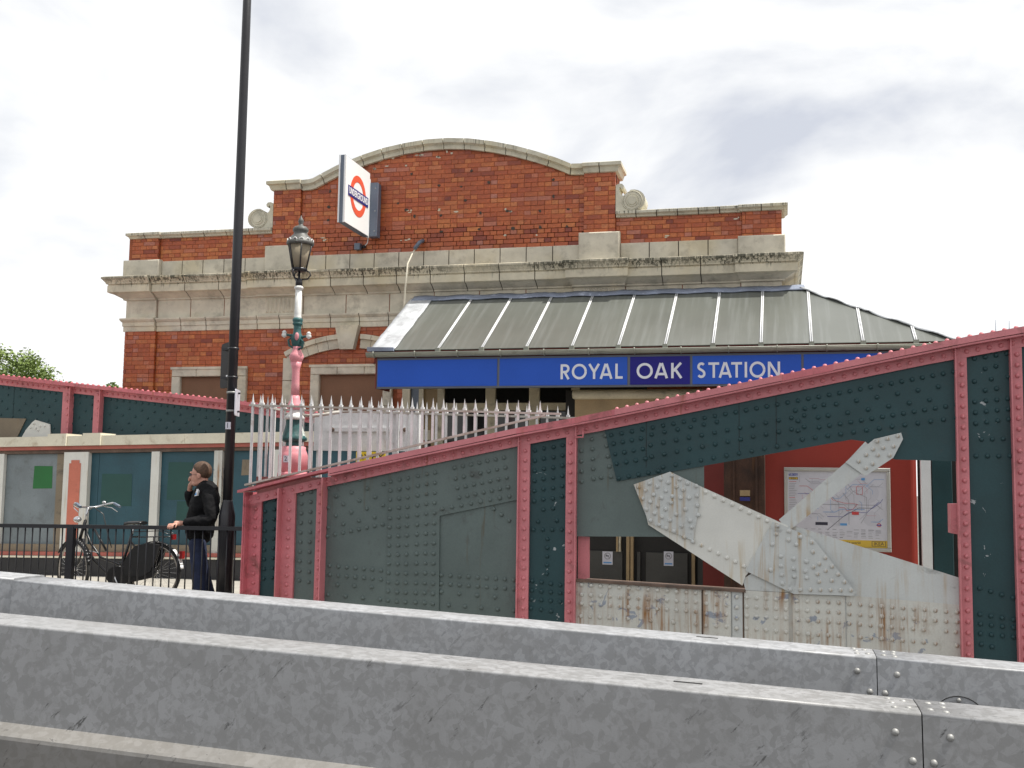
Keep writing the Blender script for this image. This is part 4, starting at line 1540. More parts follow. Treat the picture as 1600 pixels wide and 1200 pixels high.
joint_bolts(b_nl, b_nr, JN, YN, zn, .0185)
joint_bolts(b_fl, b_fr, JF, YFB, zf, .021)
for b_, x, yf, zt_ in ((b_nl, P(1075, 1063, YN + .2).x, YN, zn), (b_fl, P(1105, 988, YFB + .2).x, YFB, zf)):
    MB().prism([(x - .075, zt_(x - .075) + .0045), (x + .075, zt_(x + .075) + .0045), (x + .075, zt_(x + .075) + .0065), (x - .075, zt_(x - .075) + .0065)], yf + .185, yf + .21).obj('slot', 'groove', b_)

# ------------------------------------------------------------------ pedestrian guard railing
gr = thing('guard_railing', 'black pedestrian guard railing in front of the bicycle and the man', 'railing')
YR = YG + .06


def rz(x):
    return 1.105 + .0115 * (x + 7.6)


def rprism(name, x0, x1, d0, d1, y0, y1, parent=gr):
    return MB().prism([(x0, rz(x0) - d0), (x1, rz(x1) - d0), (x1, rz(x1)) if d1 == 0 else (x1, rz(x1) - d1), (x0, rz(x0) - d1)], y0, y1).obj(name, 'black', parent)


XE = gx(384) - .02
rprism('top_rail', -13.2, XE, .045, 0, YR - .025, YR + .025)
rprism('bottom_rail', -13.2, XE, .96, .92, YR - .02, YR + .02)
x = XE - .05
k = 0
pxx = [P(110, 860, YR).x, P(110, 860, YR).x - 2.0]
while x > -13.1:
    if not any(abs(x - q) < .07 for q in pxx):
        MB().tube([(x, YR, rz(x) - .94), (x, YR, rz(x) - .03)], .0085, 6).obj('bar', 'black', gr)
    x -= .1035
for q in pxx + [XE]:
    MB().box(q - .045, q + .045, YR - .03, YR + .032, gz(q), rz(q) - .005).obj('post', 'black', gr)

# ------------------------------------------------------------------ spiked white railing round the lamp
sp = thing('spiked_railing', 'white spiked iron railing on the end of the girder around the lamp', 'railing')


def ft(x):
    return 2.545 - .0295 * (x + 6.06)


def fb(x):
    return 1.62 + .2265 * (x + 6.06)


def spike(x, y, z0, z1, name='bar'):
    m_ = MB()
    w2 = .0125
    m_.box(x - w2, x + w2, y - w2, y + w2, z0, z1 - .0)
    zs = z1
    m_.box(x - .019, x + .019, y - .019, y + .019, zs, zs + .022)
    v_ = [(x - .011, y - .011, zs + .022), (x + .011, y - .011, zs + .022), (x + .011, y + .011, zs + .022), (x - .011, y + .011, zs + .022), (x, y, zs + .135)]
    m_.add(v_, [(0, 1, 4), (1, 2, 4), (2, 3, 4), (3, 0, 4)])
    return m_.obj(name, 'fence', sp)


Y0, Y2 = 11.65, 12.42
x = -6.04
while x < -2.5:
    z0 = fb(x) - .0
    if ft(x) - z0 > .02:
        spike(x, Y0, z0, ft(x))
    x += .1235
x = -6.0
while x < -2.35:
    z0 = max(1.25, top_z(x) - .75)
    spike(x, Y2, z0, ft(x) + .005)
    x += .1235
for y in (11.86, 12.05, 12.24):
    spike(-6.05, y, 1.55, ft(-6.05))


def frail(name, mat, pts, w_, h):
    m_ = MB()
    for (xa_, ya, za), (xb_, yb_, zb_) in zip(pts, pts[1:]):
        d = Vector((xb_ - xa_, yb_ - ya, 0)).normalized()
        nx, ny = -d.y * w_ / 2, d.x * w_ / 2
        v_ = []
        for (x_, y_, z_) in ((xa_, ya, za), (xb_, yb_, zb_)):
            v_ += [(x_ - nx, y_ - ny, z_ - h), (x_ + nx, y_ + ny, z_ - h), (x_ + nx, y_ + ny, z_), (x_ - nx, y_ - ny, z_)]
        m_.add(v_, [(0, 1, 5, 4), (1, 2, 6, 5), (2, 3, 7, 6), (3, 0, 4, 7), (0, 3, 2, 1), (4, 5, 6, 7)])
    return m_.obj(name, mat, sp)


frail('top_rail', 'fencerail', [(-6.08, Y0, ft(-6.08) + .0), (-2.35, Y0, ft(-2.35))], .045, .022)
frail('top_rail', 'fencerail', [(-6.05, Y2, ft(-6.05) + .005), (-2.3, Y2, ft(-2.3) + .005)], .045, .022)
frail('top_rail', 'fencerail', [(-6.05, Y0 + .03, ft(-6.05)), (-6.05, Y2 - .03, ft(-6.05))], .04, .022)
frail('bottom_rail', 'fencerail', [(-6.10, Y0, fb(-6.10)), (-2.52, Y0, fb(-2.52))], .05, .022)
frail('bottom_rail', 'fencerail', [(-6.05, Y0 + .03, 1.60), (-6.05, Y2, 1.585)], .05, .022)
for x in (-4.56,):
    MB().box(x - .03, x + .03, Y2 + .04, Y2 + .10, 1.0, ft(x) + .02).obj('stanchion', 'fence', sp)
MB().tube([(-5.98, Y2 - .02, ft(-6) - .06), (-5.6, Y2 - .05, ft(-6) - .09), (-5.25, Y2 - .03, ft(-6) - .04)], .022, 6).obj('cross_bar', 'fencerail', sp)

# ------------------------------------------------------------------ behind the girder: forecourt
rw = thing('red_hoarding', 'red painted hoarding with rounded edge behind the girder opening', 'hoarding')
YH = 14.2
hx0, hx1 = P(1196, 780, YH).x, P(1434, 780, YH).x
q = [(hx0, YH), (hx1 - .10, YH)] + [(hx1 - .10 + .10 * math.sin(rad(a)), YH + .10 - .10 * math.cos(rad(a))) for a in (15, 30, 45, 60, 75, 90)] + [(hx1, YH + .9), (hx0, YH + .9)]
n = len(q)
MB().add([(x, y, -.4) for x, y in q] + [(x, y, 2.75) for x, y in q], [tuple(range(n))[::-1], tuple(range(n, 2 * n))] + [(i, (i + 1) % n, n + (i + 1) % n, n + i) for i in range(n)]).obj('body', 'red', rw)
MB().box(hx0 - .02, hx1 - .06, YH - .02, YH + .92, 2.752, 2.80).obj('cap', 'darkred', rw)

# framed railway map
pf = thing('map_poster', 'framed white railway map poster on the red hoarding', 'poster')
px0, pz1 = P(1225, 730, YH - .03).x, P(1225, 730, YH - .03).z
px1, pz0 = P(1393, 863, YH - .03).x, P(1393, 863, YH - .03).z
fwid = .045
for a, b, c, d in ((px0, px1, pz1 - fwid, pz1), (px0, px1, pz0, pz0 + fwid), (px0, px0 + fwid, pz0 + fwid + .001, pz1 - fwid - .001), (px1 - fwid, px1, pz0 + fwid + .001, pz1 - fwid - .001)):
    MB().cbox(a, b, YH - .045, YH - .001, c, d, .008).obj('frame', 'posterframe', pf)
MB().box(px0 + fwid, px1 - fwid, YH - .02, YH - .002, pz0 + fwid, pz1 - fwid).obj('sheet', 'poster', pf)
W_, H_ = px1 - px0 - 2 * fwid, pz1 - pz0 - 2 * fwid


def mp_(u, v):
    return (px0 + fwid + u * W_, pz0 + fwid + v * H_)


def mrect(name, mat, u0, u1, v0, v1, lift):
    a, b = mp_(u0, v0), mp_(u1, v1)
    return MB().box(a[0], b[0], YH - .02 - lift, YH - .0205, a[1], b[1]).obj(name, mat, pf)


def mline(mat, pts, w_, lift):
    Lp, Rp = ribbon([mp_(*p) for p in pts], w_)
    y = YH - .0202 - lift
    k = len(Lp)
    v_ = [(p.x, y, p.y) for p in Lp] + [(p.x, y, p.y) for p in Rp]
    MB().add(v_, [(i, k + i, k + i + 1, i + 1) for i in range(k - 1)]).obj('printed_line', mat, pf)


for i, (u, v, a) in enumerate(((.30, .78, .10), (.62, .56, .16), (.80, .72, .14), (.52, .40, .12), (.85, .38, .10))):
    pts = [(u + a * math.cos(rad(t)) * .9, v + a * math.sin(rad(t))) for t in range(0, 360, 24)]
    MB().add([(mp_(*p)[0], YH - .0206 - i * .0001, mp_(*p)[1]) for p in pts], [tuple(range(len(pts)))]).obj('printed_zone', 'mapgreen', pf)
LN = [('mapred', [(.12, .80), (.20, .80), (.26, .74), (.40, .74), (.46, .62), (.58, .58), (.66, .58), (.72, .56)]),
      ('mapblue', [(.10, .70), (.24, .70), (.30, .64), (.30, .50)]), ('mapblue', [(.40, .40), (.56, .40), (.62, .46), (.80, .46), (.92, .60)]),
      ('mapgrey', [(.18, .90), (.24, .84), (.46, .84), (.50, .88)]), ('mapgrey', [(.45, .92), (.45, .66), (.52, .58), (.52, .28)]),
      ('mapred', [(.70, .80), (.76, .80), (.76, .70), (.70, .70), (.70, .80)]), ('mapink', [(.40, .22), (.56, .40), (.72, .52), (.86, .52)]),
      ('mapsky', [(.36, .46), (.48, .46), (.54, .50), (.78, .50)]), ('mapgrey', [(.60, .86), (.66, .74), (.80, .66), (.80, .44), (.74, .32)]),
      ('mapred', [(.52, .52), (.58, .52), (.60, .48), (.66, .50), (.70, .56)]), ('mapgrey', [(.34, .56), (.90, .56), (.96, .50)]),
      ('mapsky', [(.84, .34), (.92, .34), (.96, .38)]), ('mapgrey', [(.62, .30), (.62, .62), (.56, .72)]), ('mapblue', [(.86, .52), (.94, .60), (.96, .64)])]
for i, (mt_, pts) in enumerate(LN):
    mline(mt_, pts, .0045, .0012 + i * .0002)
rm = random.Random(4)
for i in range(46):
    u, v_ = rm.uniform(.12, .9), rm.uniform(.34, .92)
    pts = [(u, v_)]
    a_ = rm.choice((0, 45, 90, 135, 180, 225, 270, 315))
    for k in range(rm.choice((2, 3, 4))):
        L_ = rm.uniform(.03, .14)
        u, v_ = u + L_ * math.cos(rad(a_)), v_ + L_ * math.sin(rad(a_)) * 1.2
        if not (.11 < u < .98 and .33 < v_ < .95):
            break
        pts.append((u, v_))
        a_ += rm.choice((-45, 45))
    if len(pts) > 1:
        mline(rm.choice(('mapgrey', 'mapgrey', 'mapzone2', 'mapzone2', 'mapsky', 'mappink')), pts, .0034, .0008 + i * .00001)
mrect('printed_block', 'mapblue', .01, .105, .935, .965, .001)
text_obj('printed_text', 'Tube map', .028, 'signwhite', pf, (mp_(.057, .95)[0], YH - .0215, mp_(.057, .95)[1]), FRONT, .0002)
mrect('printed_block', 'mapink', .01, .105, .885, .918, .0008)
mrect('printed_block', 'yellow', .015, .10, .889, .914, .0012)
text_obj('printed_text', 'IKEA', .032, 'mapink', pf, (mp_(.057, .90)[0], YH - .0216, mp_(.057, .90)[1]), FRONT, .0002)
mrect('printed_block', 'mapink', .28, .405, .285, .325, .001)
mrect('printed_block', 'mapsky', .53, .60, .285, .315, .001)
mrect('printed_block', 'mapred', .65, .72, .43, .47, .0045)
mrect('printed_block', 'mapsky', .75, .785, .885, .915, .0045)
c_ = mp_(.92, .30)
mm = MB()
vv, ff = [], []
for k in range(20):
    an = 2 * math.pi * k / 20
    for r_ in (.024, .015):
        vv.append((c_[0] + r_ * math.cos(an), YH - .0215, c_[1] + r_ * math.sin(an)))
    a, b = 2 * k, 2 * ((k + 1) % 20)
    ff.append((a, b, b + 1, a + 1))
mm.add(vv, ff).obj('printed_ring', 'mapred', pf)
MB().box(c_[0] - .03, c_[0] + .03, YH - .0222, YH - .0216, c_[1] - .006, c_[1] + .006).obj('printed_bar', 'mapblue', pf)
for i in range(13):
    u = .02 + i * .072
    for j in range(6):
        if random.random() < .85:
            v_ = .235 - j * .021
            mrect('printed_line', random.choice(['mapgrey', 'mapgrey', 'mapink']), u, u + random.uniform(.03, .058), v_ - .007 * (.5 + .5 * random.random()), v_, .0006)
for j in range(24):
    v_ = .86 - j * .0235
    mrect('printed_line', 'mapred' if j % 9 == 0 else 'mapgrey', .012, .012 + random.uniform(.05, .085), v_ - .006, v_, .0006)
mrect('printed_band', 'yellow', 0.0, 1.0, 0.0, .098, .0008)
text_obj('printed_text', 'The best place in the world', .045, 'mapink', pf, (mp_(.52, .062)[0], YH - .0215, mp_(.52, .062)[1]), FRONT, .0002)
mrect('printed_block', 'mapink', .845, .985, .022, .088, .0010)
mrect('printed_block', 'yellow', .850, .980, .027, .083, .0013)
a_ = mp_(.915, .055)
pts = [(a_[0] + .074 * math.cos(rad(t)), a_[1] + .024 * math.sin(rad(t))) for t in range(0, 360, 20)]
text_obj('printed_text', 'IKEA', .058, 'mapink', pf, (a_[0], YH - .0219, a_[1]), FRONT, .0002)

# rusty pier, dark red wall, entrance doors
YPIER = 13.6
q0, q1 = P(1131, 760, YPIER), P(1195, 760, YPIER)
pr_ = thing('rusty_pier', 'dark rusty iron pier left of the red hoarding', 'column')
MB().box(q0.x, q1.x, YPIER, YPIER + .35, -.4, 2.9).obj('shaft', 'rustpier', pr_)
for k in range(2):
    x = q0.x + .12 + (q1.x - q0.x - .22) * k
    MB().box(x - .012, x + .012, YPIER - .03, YPIER - .001, -.4, 2.9).obj('rib', 'rustpier', pr_)
q2 = P(1164, 780, YPIER - .04)
o = MB().box(q2.x - .06, q2.x + .06, YPIER - .046, YPIER - .036, q2.z - .02, q2.z + .025).obj('notice', 'roundblue')
tag(o, 'tiny dark blue notice fixed to the rusty pier', 'sign')
q2 = P(1164, 771, YPIER - .04)
o2 = MB().box(q2.x - .06, q2.x + .06, YPIER - .044, YPIER - .036, q2.z - .03, q2.z + .04).obj('notice_card', 'tan', o)
YD = 15.6
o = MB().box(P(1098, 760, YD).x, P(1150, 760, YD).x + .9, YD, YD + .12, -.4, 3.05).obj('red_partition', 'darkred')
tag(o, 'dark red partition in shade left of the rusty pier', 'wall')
# entrance with glazed doors in the shade
en = thing('entrance_screen', 'dark station entrance doors seen below the grey gusset', 'doors')
YN_ = 16.2


def nx_(x, y=880):
    return P(x, y, YN_).x


MB().box(nx_(880), nx_(1195), YN_ + .06, YN_ + .12, -.4, 3.1).obj('backing', 'dark', en)
for a, b in ((918, 972), (995, 1000), (1009, 1074), (1090, 1180)):
    MB().box(nx_(a), nx_(b), YN_ + .02, YN_ + .058, -.4, P(940, 861, YN_).z).obj('door_panel', 'dark2', en)
for a, b in ((979, 984), (985.5, 990), (1081, 1086)):
    MB().box(nx_(a), nx_(b), YN_ - .04, YN_ + .05, -.4, 3.1).obj('door_post', 'tan', en)
MB().box(nx_(963), nx_(966), YN_ - .03, YN_ + .05, P(940, 861, YN_).z, P(940, 835, YN_).z).obj('door_post', 'tan', en)
MB().box(nx_(967), nx_(970), YN_ - .03, YN_ + .05, P(940, 861, YN_).z, P(940, 835, YN_).z).obj('door_post', 'cream', en)
for i, (a, b, c, d) in enumerate(((941, 957, 862, 882), (1037, 1052, 862, 884))):
    p0, p1 = P(a, d, YN_), P(b, c, YN_)
    o = thing('no_smoking_sign', ('white no-smoking sticker on the left door panel', 'white no-smoking sticker on the right door panel')[i], 'sticker', 'no smoking stickers')
    MB().box(p0.x, p1.x, YN_ + .012, YN_ + .0195, p0.z, p1.z).obj('sheet', 'poster', o)
    cx_, cz_ = .5 * (p0.x + p1.x), p1.z - .066
    MB().tube([(cx_ + .045 * math.cos(rad(t)), YN_ + .012, cz_ + .045 * math.sin(rad(t))) for t in range(0, 361, 20)], .006, 5, False).obj('ring', 'mapgrey', o)
    MB().tube([(cx_ - .03, YN_ + .0115, cz_ + .03), (cx_ + .03, YN_ + .0115, cz_ - .03)], .005, 5).obj('bar', 'mapgrey', o)
    MB().box(cx_ - .028, cx_ + .02, YN_ + .008, YN_ + .012, cz_ - .006, cz_ + .008).obj('cigarette', 'mapink', o)
    MB().box(p0.x + .015, p1.x - .015, YN_ + .009, YN_ + .012, p0.z + .02, p0.z + .04).obj('text_line', 'mapsky', o)
# white post and teal panel right of the hoarding
YV = 14.0
for nm, a, b, mt_, lab in (('white_post', 1440, 1456, 'whitebar', 'white post between the red hoarding and the teal panel'), ('teal_panel', 1458, 1489, 'teal', 'narrow teal panel behind the girder opening, right of the white post')):
    o = MB().cbox(P(a, 800, YV).x, P(b, 800, YV).x, YV, YV + .08, -.45, 2.30, .006).obj(nm, mt_)
    tag(o, lab, 'post' if nm == 'white_post' else 'panel')
o = MB().box(P(1434, 700, YV + .4).x, P(1640, 700, YV + .4).x, YV + .4, YV + .5, -.5, 2.36).obj('dark_gap_sheet', 'dark')  # added sheet: the gap's shade is painted in as near-black
tag(o, 'near-black sheet painted as the shade in the gap behind the white post and teal panel', 'fence')
# rolled blind box by the shop front
YB_ = 15.95
za, zb = P(940, 624, YB_).z, P(940, 609, YB_).z
rr_ = (zb - za) / 2
o = thing('rolled_awning', 'grey rolled awning box under the right half of the fascia sign', 'awning')
xa_ = P(895, 616, YB_).x
MB().tube([(xa_ + .0, YB_, za + rr_), (xa_ + .03, YB_, za + rr_), (1.2, YB_, za + rr_)], [rr_ * .8, rr_, rr_], 16).obj('roll', 'cream', o)
MB().box(xa_ + .03, 1.2, YB_ + .02, YB_ + .16, 2.3, za + .02).obj('blind', 'tan', o)

# ------------------------------------------------------------------ white boards behind the spiked railing
wb = thing('white_board', 'white painted board with batten behind the spiked railing', 'board')
YWB = 13.3
MB().box(-6.0, -4.54, YWB, YWB + .03, 2.06, 2.555).obj('board', 'signwhite' if False else 'fence', wb)
MB().box(-5.8, -4.70, YWB - .04, YWB - .001, 2.31, 2.36).obj('batten', 'fence', wb)
for x in (-5.72, -4.72):
    MB().dome((x, YWB - .041, 2.335), (0, -1, 0), .03, .015, 8).obj('bolt', 'rustiron', wb)
for x in (-5.97, -4.60):
    MB().box(x, x + .06, YWB + .031, YWB + .09, gz(x), 2.55).obj('post', 'fence', wb)
q = P(626, 653, YWB)
MB().box(q.x - .03, q.x + .03, YWB - .006, YWB - .001, q.z - .035, q.z + .035).obj('label_plate', 'poster', wb)
ys = thing('yellow_notice', 'yellow notice strip with black letters below the white board', 'sign')
p0, p1 = P(556, 722, 13.2), P(602, 706, 13.2)
MB().box(p0.x, p1.x, 13.2, 13.215, p0.z, p1.z).obj('strip', 'signyellow', ys)
text_obj('lettering', 'RVEY', .10, 'mapink', ys, (.5 * (p0.x + p1.x), 13.198, .5 * (p0.z + p1.z)), FRONT, .001, width=(p1.x - p0.x) * .9)
MB().box(.5 * (p0.x + p1.x) - .02, .5 * (p0.x + p1.x) + .02, 13.22, 13.26, gz(-5), p1.z).obj('post', 'fence', ys)

# ------------------------------------------------------------------ victorian lamp
LX, LY = -5.685, 12.03
pier = MB().box(-6.0, -4.9, 11.72, 12.36, -.3, 1.70).obj('stone_pier', 'pierpink')
tag(pier, 'pink painted pier inside the spiked railing, carrying the old lamp', 'pier')
lp = thing('lamp_post', 'ornate old lamp post in pink, teal and white behind the spiked railing', 'lamp post')


def lz(y):
    return P(462, y, LY).z


def lath(name, mat, prof, n=20, flute=0., parent=lp):
    return MB().lathe([(r, lz(y)) for r, y in prof], LX, LY, n, flute).obj(name, mat, parent)


MB().lathe([(.19, 1.70), (.19, 1.74), (.18, 1.76)], LX, LY, 8).obj('foot', 'palepink', lp)
ped = lath('pedestal', 'palepink', [(.175, 738), (.175, 712), (.165, 708), (.15, 704), (.145, 698), (.10, 697)], 12)
q = P(447, 717, LY - .18)
MB().box(q.x - .032, q.x + .032, LY - .19, LY - .178, q.z - .04, q.z + .04).obj('number_plate', 'poster', ped)
text_obj('numeral', '2', .075, 'mapink', ped, (q.x, LY - .1905, q.z), FRONT, .001)
lath('collar', 'lampteal', [(.09, 699), (.10, 696), (.09, 692), (.10, 690)])
lath('acanthus', 'lampteal', [(.11, 691), (.155, 688), (.16, 685), (.135, 680), (.115, 672), (.10, 664), (.095, 657), (.11, 655)], 24, .10)
lath('leaf_collar', 'lampwhite', [(.105, 656), (.125, 653), (.10, 649), (.06, 643), (.045, 639)], 18)
lath('shaft_foot', 'palepink', [(.045, 641), (.10, 637), (.085, 632), (.058, 624), (.052, 618)], 18)
lath('shaft', 'palepink', [(.054, 619), (.05, 600), (.047, 580), (.055, 574), (.07, 566)], 14, .08)
lath('urn', 'palepink', [(.06, 567), (.08, 561), (.088, 557), (.075, 553), (.055, 549), (.05, 545), (.055, 542)], 18)
tl = lath('cross_head', 'lampteal', [(.05, 544), (.062, 538), (.075, 531), (.07, 525), (.05, 521), (.045, 514), (.048, 508)], 18, .06)
for s in (-1, 1):
    z_ = lz(524 if s < 0 else 527)
    zz = z_ + .0
    MB().tube([(LX, LY, zz), (LX + s * .09, LY - .01, zz + .0), (LX + s * .155, LY - .02, zz + .015)], [.018, .016, .014], 8).obj('ladder_arm', 'lampteal', tl)
    MB().lathe([(.0, zz - .03), (.03, zz - .01), (.034, zz + .01), (.022, zz + .03), (.03, zz + .04), (.012, zz + .06)], LX + s * .16, LY - .02, 10).obj('knob', 'lampwhite', tl)
    MB().tube([(LX + s * .02, LY - .03, zz - .16), (LX + s * .085, LY - .03, zz - .13), (LX + s * .10, LY - .03, zz - .06), (LX + s * .06, LY - .03, zz - .03), (LX + s * .05, LY - .03, zz - .07)], .013, 6).obj('scroll', 'lampteal', tl)
MB().sphere((LX + .03, LY - .075, lz(527)), .035, 10, 6, (.8, .5, 1.4)).obj('medallion', 'palepink', tl)
lath('rings', 'lampteal', [(.045, 509), (.06, 507), (.06, 505), (.05, 504), (.062, 502), (.062, 499), (.05, 497)])
lath('fluted_shaft', 'lampwhite', [(.052, 499), (.045, 496), (.042, 491), (.040, 452)], 20, .10)
lath('shaft_ring', 'lampwhite', [(.042, 453), (.055, 451), (.055, 449), (.04, 447)])
lath('socket', 'black', [(.042, 448), (.04, 437), (.03, 436), (.014, 435), (.014, 424)], 14)
ln = lath('lantern', 'lampglass', [(.088, 421), (.15, 383)], 6)
for k in range(6):
    an = 2 * math.pi * k / 6
    MB().tube([(LX + .09 * math.cos(an), LY + .09 * math.sin(an), lz(421.5)), (LX + .153 * math.cos(an), LY + .153 * math.sin(an), lz(382.5))], .0085, 6).obj('glazing_bar', 'black', ln)
MB().tube([(LX, LY, lz(420)), (LX, LY, lz(398))], [.012, .02], 8).obj('burner', 'lampcap', ln)
lath('lantern_base', 'black', [(.05, 425), (.10, 423), (.095, 420), (.08, 419)], 12)
for s in range(3):
    an = rad(20 + 120 * s)
    pts = [(0.03, 437), (.10, 436), (.135, 430), (.125, 425), (.09, 424)]
    MB().tube([(LX + r * math.cos(an), LY + r * math.sin(an), lz(y)) for r, y in pts], .009, 6).obj('cradle', 'black', lp)
cap = lath('lantern_cap', 'lampcap', [(.155, 384), (.168, 382), (.165, 379), (.145, 376), (.12, 371), (.085, 367), (.08, 364), (.095, 362), (.095, 358), (.07, 355), (.03, 353), (.025, 350), (.035, 347), (.03, 344), (.012, 340), (.003, 337)], 20)
for k in range(12):
    an = 2 * math.pi * k / 12
    c_ = Vector((LX + .155 * math.cos(an), LY + .155 * math.sin(an), lz(378.5)))
    t_ = Vector((-math.sin(an), math.cos(an), 0))
    MB().tube([c_ - t_ * .03 - Vector((0, 0, .012)), c_ - t_ * .02 + Vector((0, 0, .018)), c_ + Vector((0, 0, .03)), c_ + t_ * .02 + Vector((0, 0, .018)), c_ + t_ * .03 - Vector((0, 0, .012))], .006, 5).obj('filigree', 'lampwhite', cap)

# ------------------------------------------------------------------ tall street light column
pl = thing('street_light', 'tall black street light column beside the man', 'street light')
CX, CY = -6.325, 11.66
zb_ = gz(CX) + .12
MB().lathe([(.095, zb_), (.095, P(350, 806, CY).z), (.088, P(350, 801, CY).z), (.06, P(350, 784, CY).z), (.056, P(350, 780, CY).z)], CX, CY, 20).obj('base_sleeve', 'black', pl)
MB().lathe([(.058, P(350, 781, CY).z), (.058, 4.5), (.052, 7.0), (.045, 9.4)], CX, CY, 18).obj('column', 'black', pl)
MB().tube([(CX, CY, 9.38), (CX, CY - .3, 9.75), (CX, CY - 1.2, 9.9)], .035, 10).obj('arm', 'black', pl)
MB().sphere((CX, CY - 1.5, 9.9), .34, 14, 8, (.42, 1, .25)).obj('luminaire', 'boxgrey', pl)
q = P(356.5, 665, CY - .06)
o = MB().box(q.x - .033, q.x + .033, CY - .066, CY - .058, q.z - .042, q.z + .042).obj('number_plate', 'poster', pl)
text_obj('numeral', '1', .085, 'mapink', o, (q.x - .005, CY - .0665, q.z), FRONT, .001)
# sign seen nearly edge-on: black back of a traffic sign
ts = thing('traffic_sign', 'black-backed traffic sign seen almost edge-on, clamped left of the street light', 'sign')
q0, q1 = P(341, 603, CY), P(356, 532, CY)
def rounded(x0, x1, z0, z1, r):
    pts = []
    for cx_, cz_, a in ((x1 - r, z0 + r, -90), (x1 - r, z1 - r, 0), (x0 + r, z1 - r, 90), (x0 + r, z0 + r, 180)):
        for k in range(5):
            an = rad(a + k * 22.5)
            pts.append((cx_ + r * math.cos(an), cz_ + r * math.sin(an)))
    return pts
W2 = .42
pts = rounded(-W2 / 2, W2 / 2, q0.z, q1.z, .05)
mm = MB().prism(pts, -.02, .02)
rotz = Matrix.Rotation(rad(-45), 4, 'Z')
cc = Vector((CX - .186, CY + .206, 0))
mm.v = [tuple(rotz @ Vector(v_) + cc) for v_ in mm.v]
o = mm.obj('plate', 'blackmatt', ts)
qq = P(346, 583, CY - .2)
mm = MB().box(.05, .20, -.026, -.021, qq.z - .012, qq.z + .012)
mm.v = [tuple(rotz @ Vector(v_) + cc) for v_ in mm.v]
mm.obj('sticker', 'signwhite', ts)
for z in (q0.z + .1, q1.z - .1):
    MB().lathe([(.066, z - .012), (.066, z + .012)], CX, CY, 14).obj('clamp', 'black', ts)
    MB().box(CX - .16, CX - .05, CY + .02, CY + .14, z - .012, z + .012).obj('clamp_arm', 'black', ts)
ps = thing('parking_sign', 'small white sign plate clamped on the right of the street light', 'sign')
q0, q1 = P(365, 650, CY), P(374, 609, CY)
pts = rounded(-.14, .14, q0.z, q1.z, .02)
mm = MB().prism(pts, -.006, .006)
rotz = Matrix.Rotation(rad(-72), 4, 'Z')
cc = Vector((.5 * (q0.x + q1.x) + .01, CY + .0, 0))
mm.v = [tuple(rotz @ Vector(v_) + cc) for v_ in mm.v]
mm.obj('plate', 'poster', ps)
for y in (613.5, 642):
    z = P(358, y, CY).z
    MB().lathe([(.0615, z - .012), (.0615, z + .012)], CX, CY, 16).obj('band', 'bolt', ps)
    MB().box(CX + .05, CX + .105, CY - .012, CY + .012, z - .02, z + .0).obj('clamp', 'black', ps)
q = P(368.5, 586, CY + .04)
z0_, z1_ = P(368, 600, CY).z, P(368, 573, CY).z
ywl = MB().box(q.x - .016, q.x + .016, CY + .03, CY + .045, z0_, z1_).obj('warning_strip', 'signyellow')
tag(ywl, 'yellow and black warning strip on the right of the street light', 'sign')
for k in range(5):
    z = z0_ + (z1_ - z0_) * (k + .3) / 5
    MB().box(q.x - .0165, q.x + .0165, CY + .0285, CY + .0455, z, z + .016).obj('stripe', 'black', ywl)

# ------------------------------------------------------------------ trees beyond the bridge
def tree(label, cx_, cy_, zb0, h, rx, rzz, n, seed):
    rnd = random.Random(seed)
    t = thing('tree', label, 'tree', 'trees beyond the bridge')
    trunk = MB()
    trunk.tube([(cx_, cy_, zb0), (cx_ + .1, cy_, zb0 + h * .35), (cx_ - .05, cy_ + .1, zb0 + h * .75)], [.28, .2, .07], 8)
    for k in range(7):
        an = rnd.uniform(0, 6.28)
        z0 = zb0 + h * rnd.uniform(.3, .55)
        trunk.tube([(cx_, cy_, z0), (cx_ + .5 * rx * math.cos(an), cy_ + .5 * rx * math.sin(an), z0 + h * .18), (cx_ + .8 * rx * math.cos(an), cy_ + .8 * rx * math.sin(an), z0 + h * .3)], [.1, .06, .02], 6)
    trunk.obj('trunk', 'bark', t)
    m_ = MB()
    clumps = []
    zc_ = zb0 + h - rzz
    while len(clumps) < 46:
        v_ = Vector((rnd.gauss(0, 1), rnd.gauss(0, 1), rnd.gauss(0, 1))).normalized() * (rnd.random() ** .4)
        if v_.z < -.6:
            continue
        clumps.append((Vector((cx_ + v_.x * rx, cy_ + v_.y * rx, zc_ + v_.z * rzz)), rnd.uniform(.16, .30) * rx, rnd.random()))
    for i in range(n):
        c0, r_, tone = rnd.choice(clumps)
        d = Vector((rnd.gauss(0, 1), rnd.gauss(0, 1), rnd.gauss(0, 1))).normalized()
        p = c0 + d * r_ * (rnd.random() ** .5)
        a = Vector((rnd.uniform(-1, 1), rnd.uniform(-1, 1), rnd.uniform(-.6, .6))).normalized()
        b = a.cross(Vector((rnd.uniform(-1, 1), rnd.uniform(-1, 1), rnd.uniform(.2, 1)))).normalized()
        s = rnd.uniform(.05, .10)
        m_.add([p - a * s, p - b * s * .55, p + a * s, p + b * s * .55], [(0, 1, 2, 3)], min(1, max(0, .55 * tone + rnd.uniform(0, .45))))
    m_.obj('crown', 'leaf', t, attr=True)
    return t


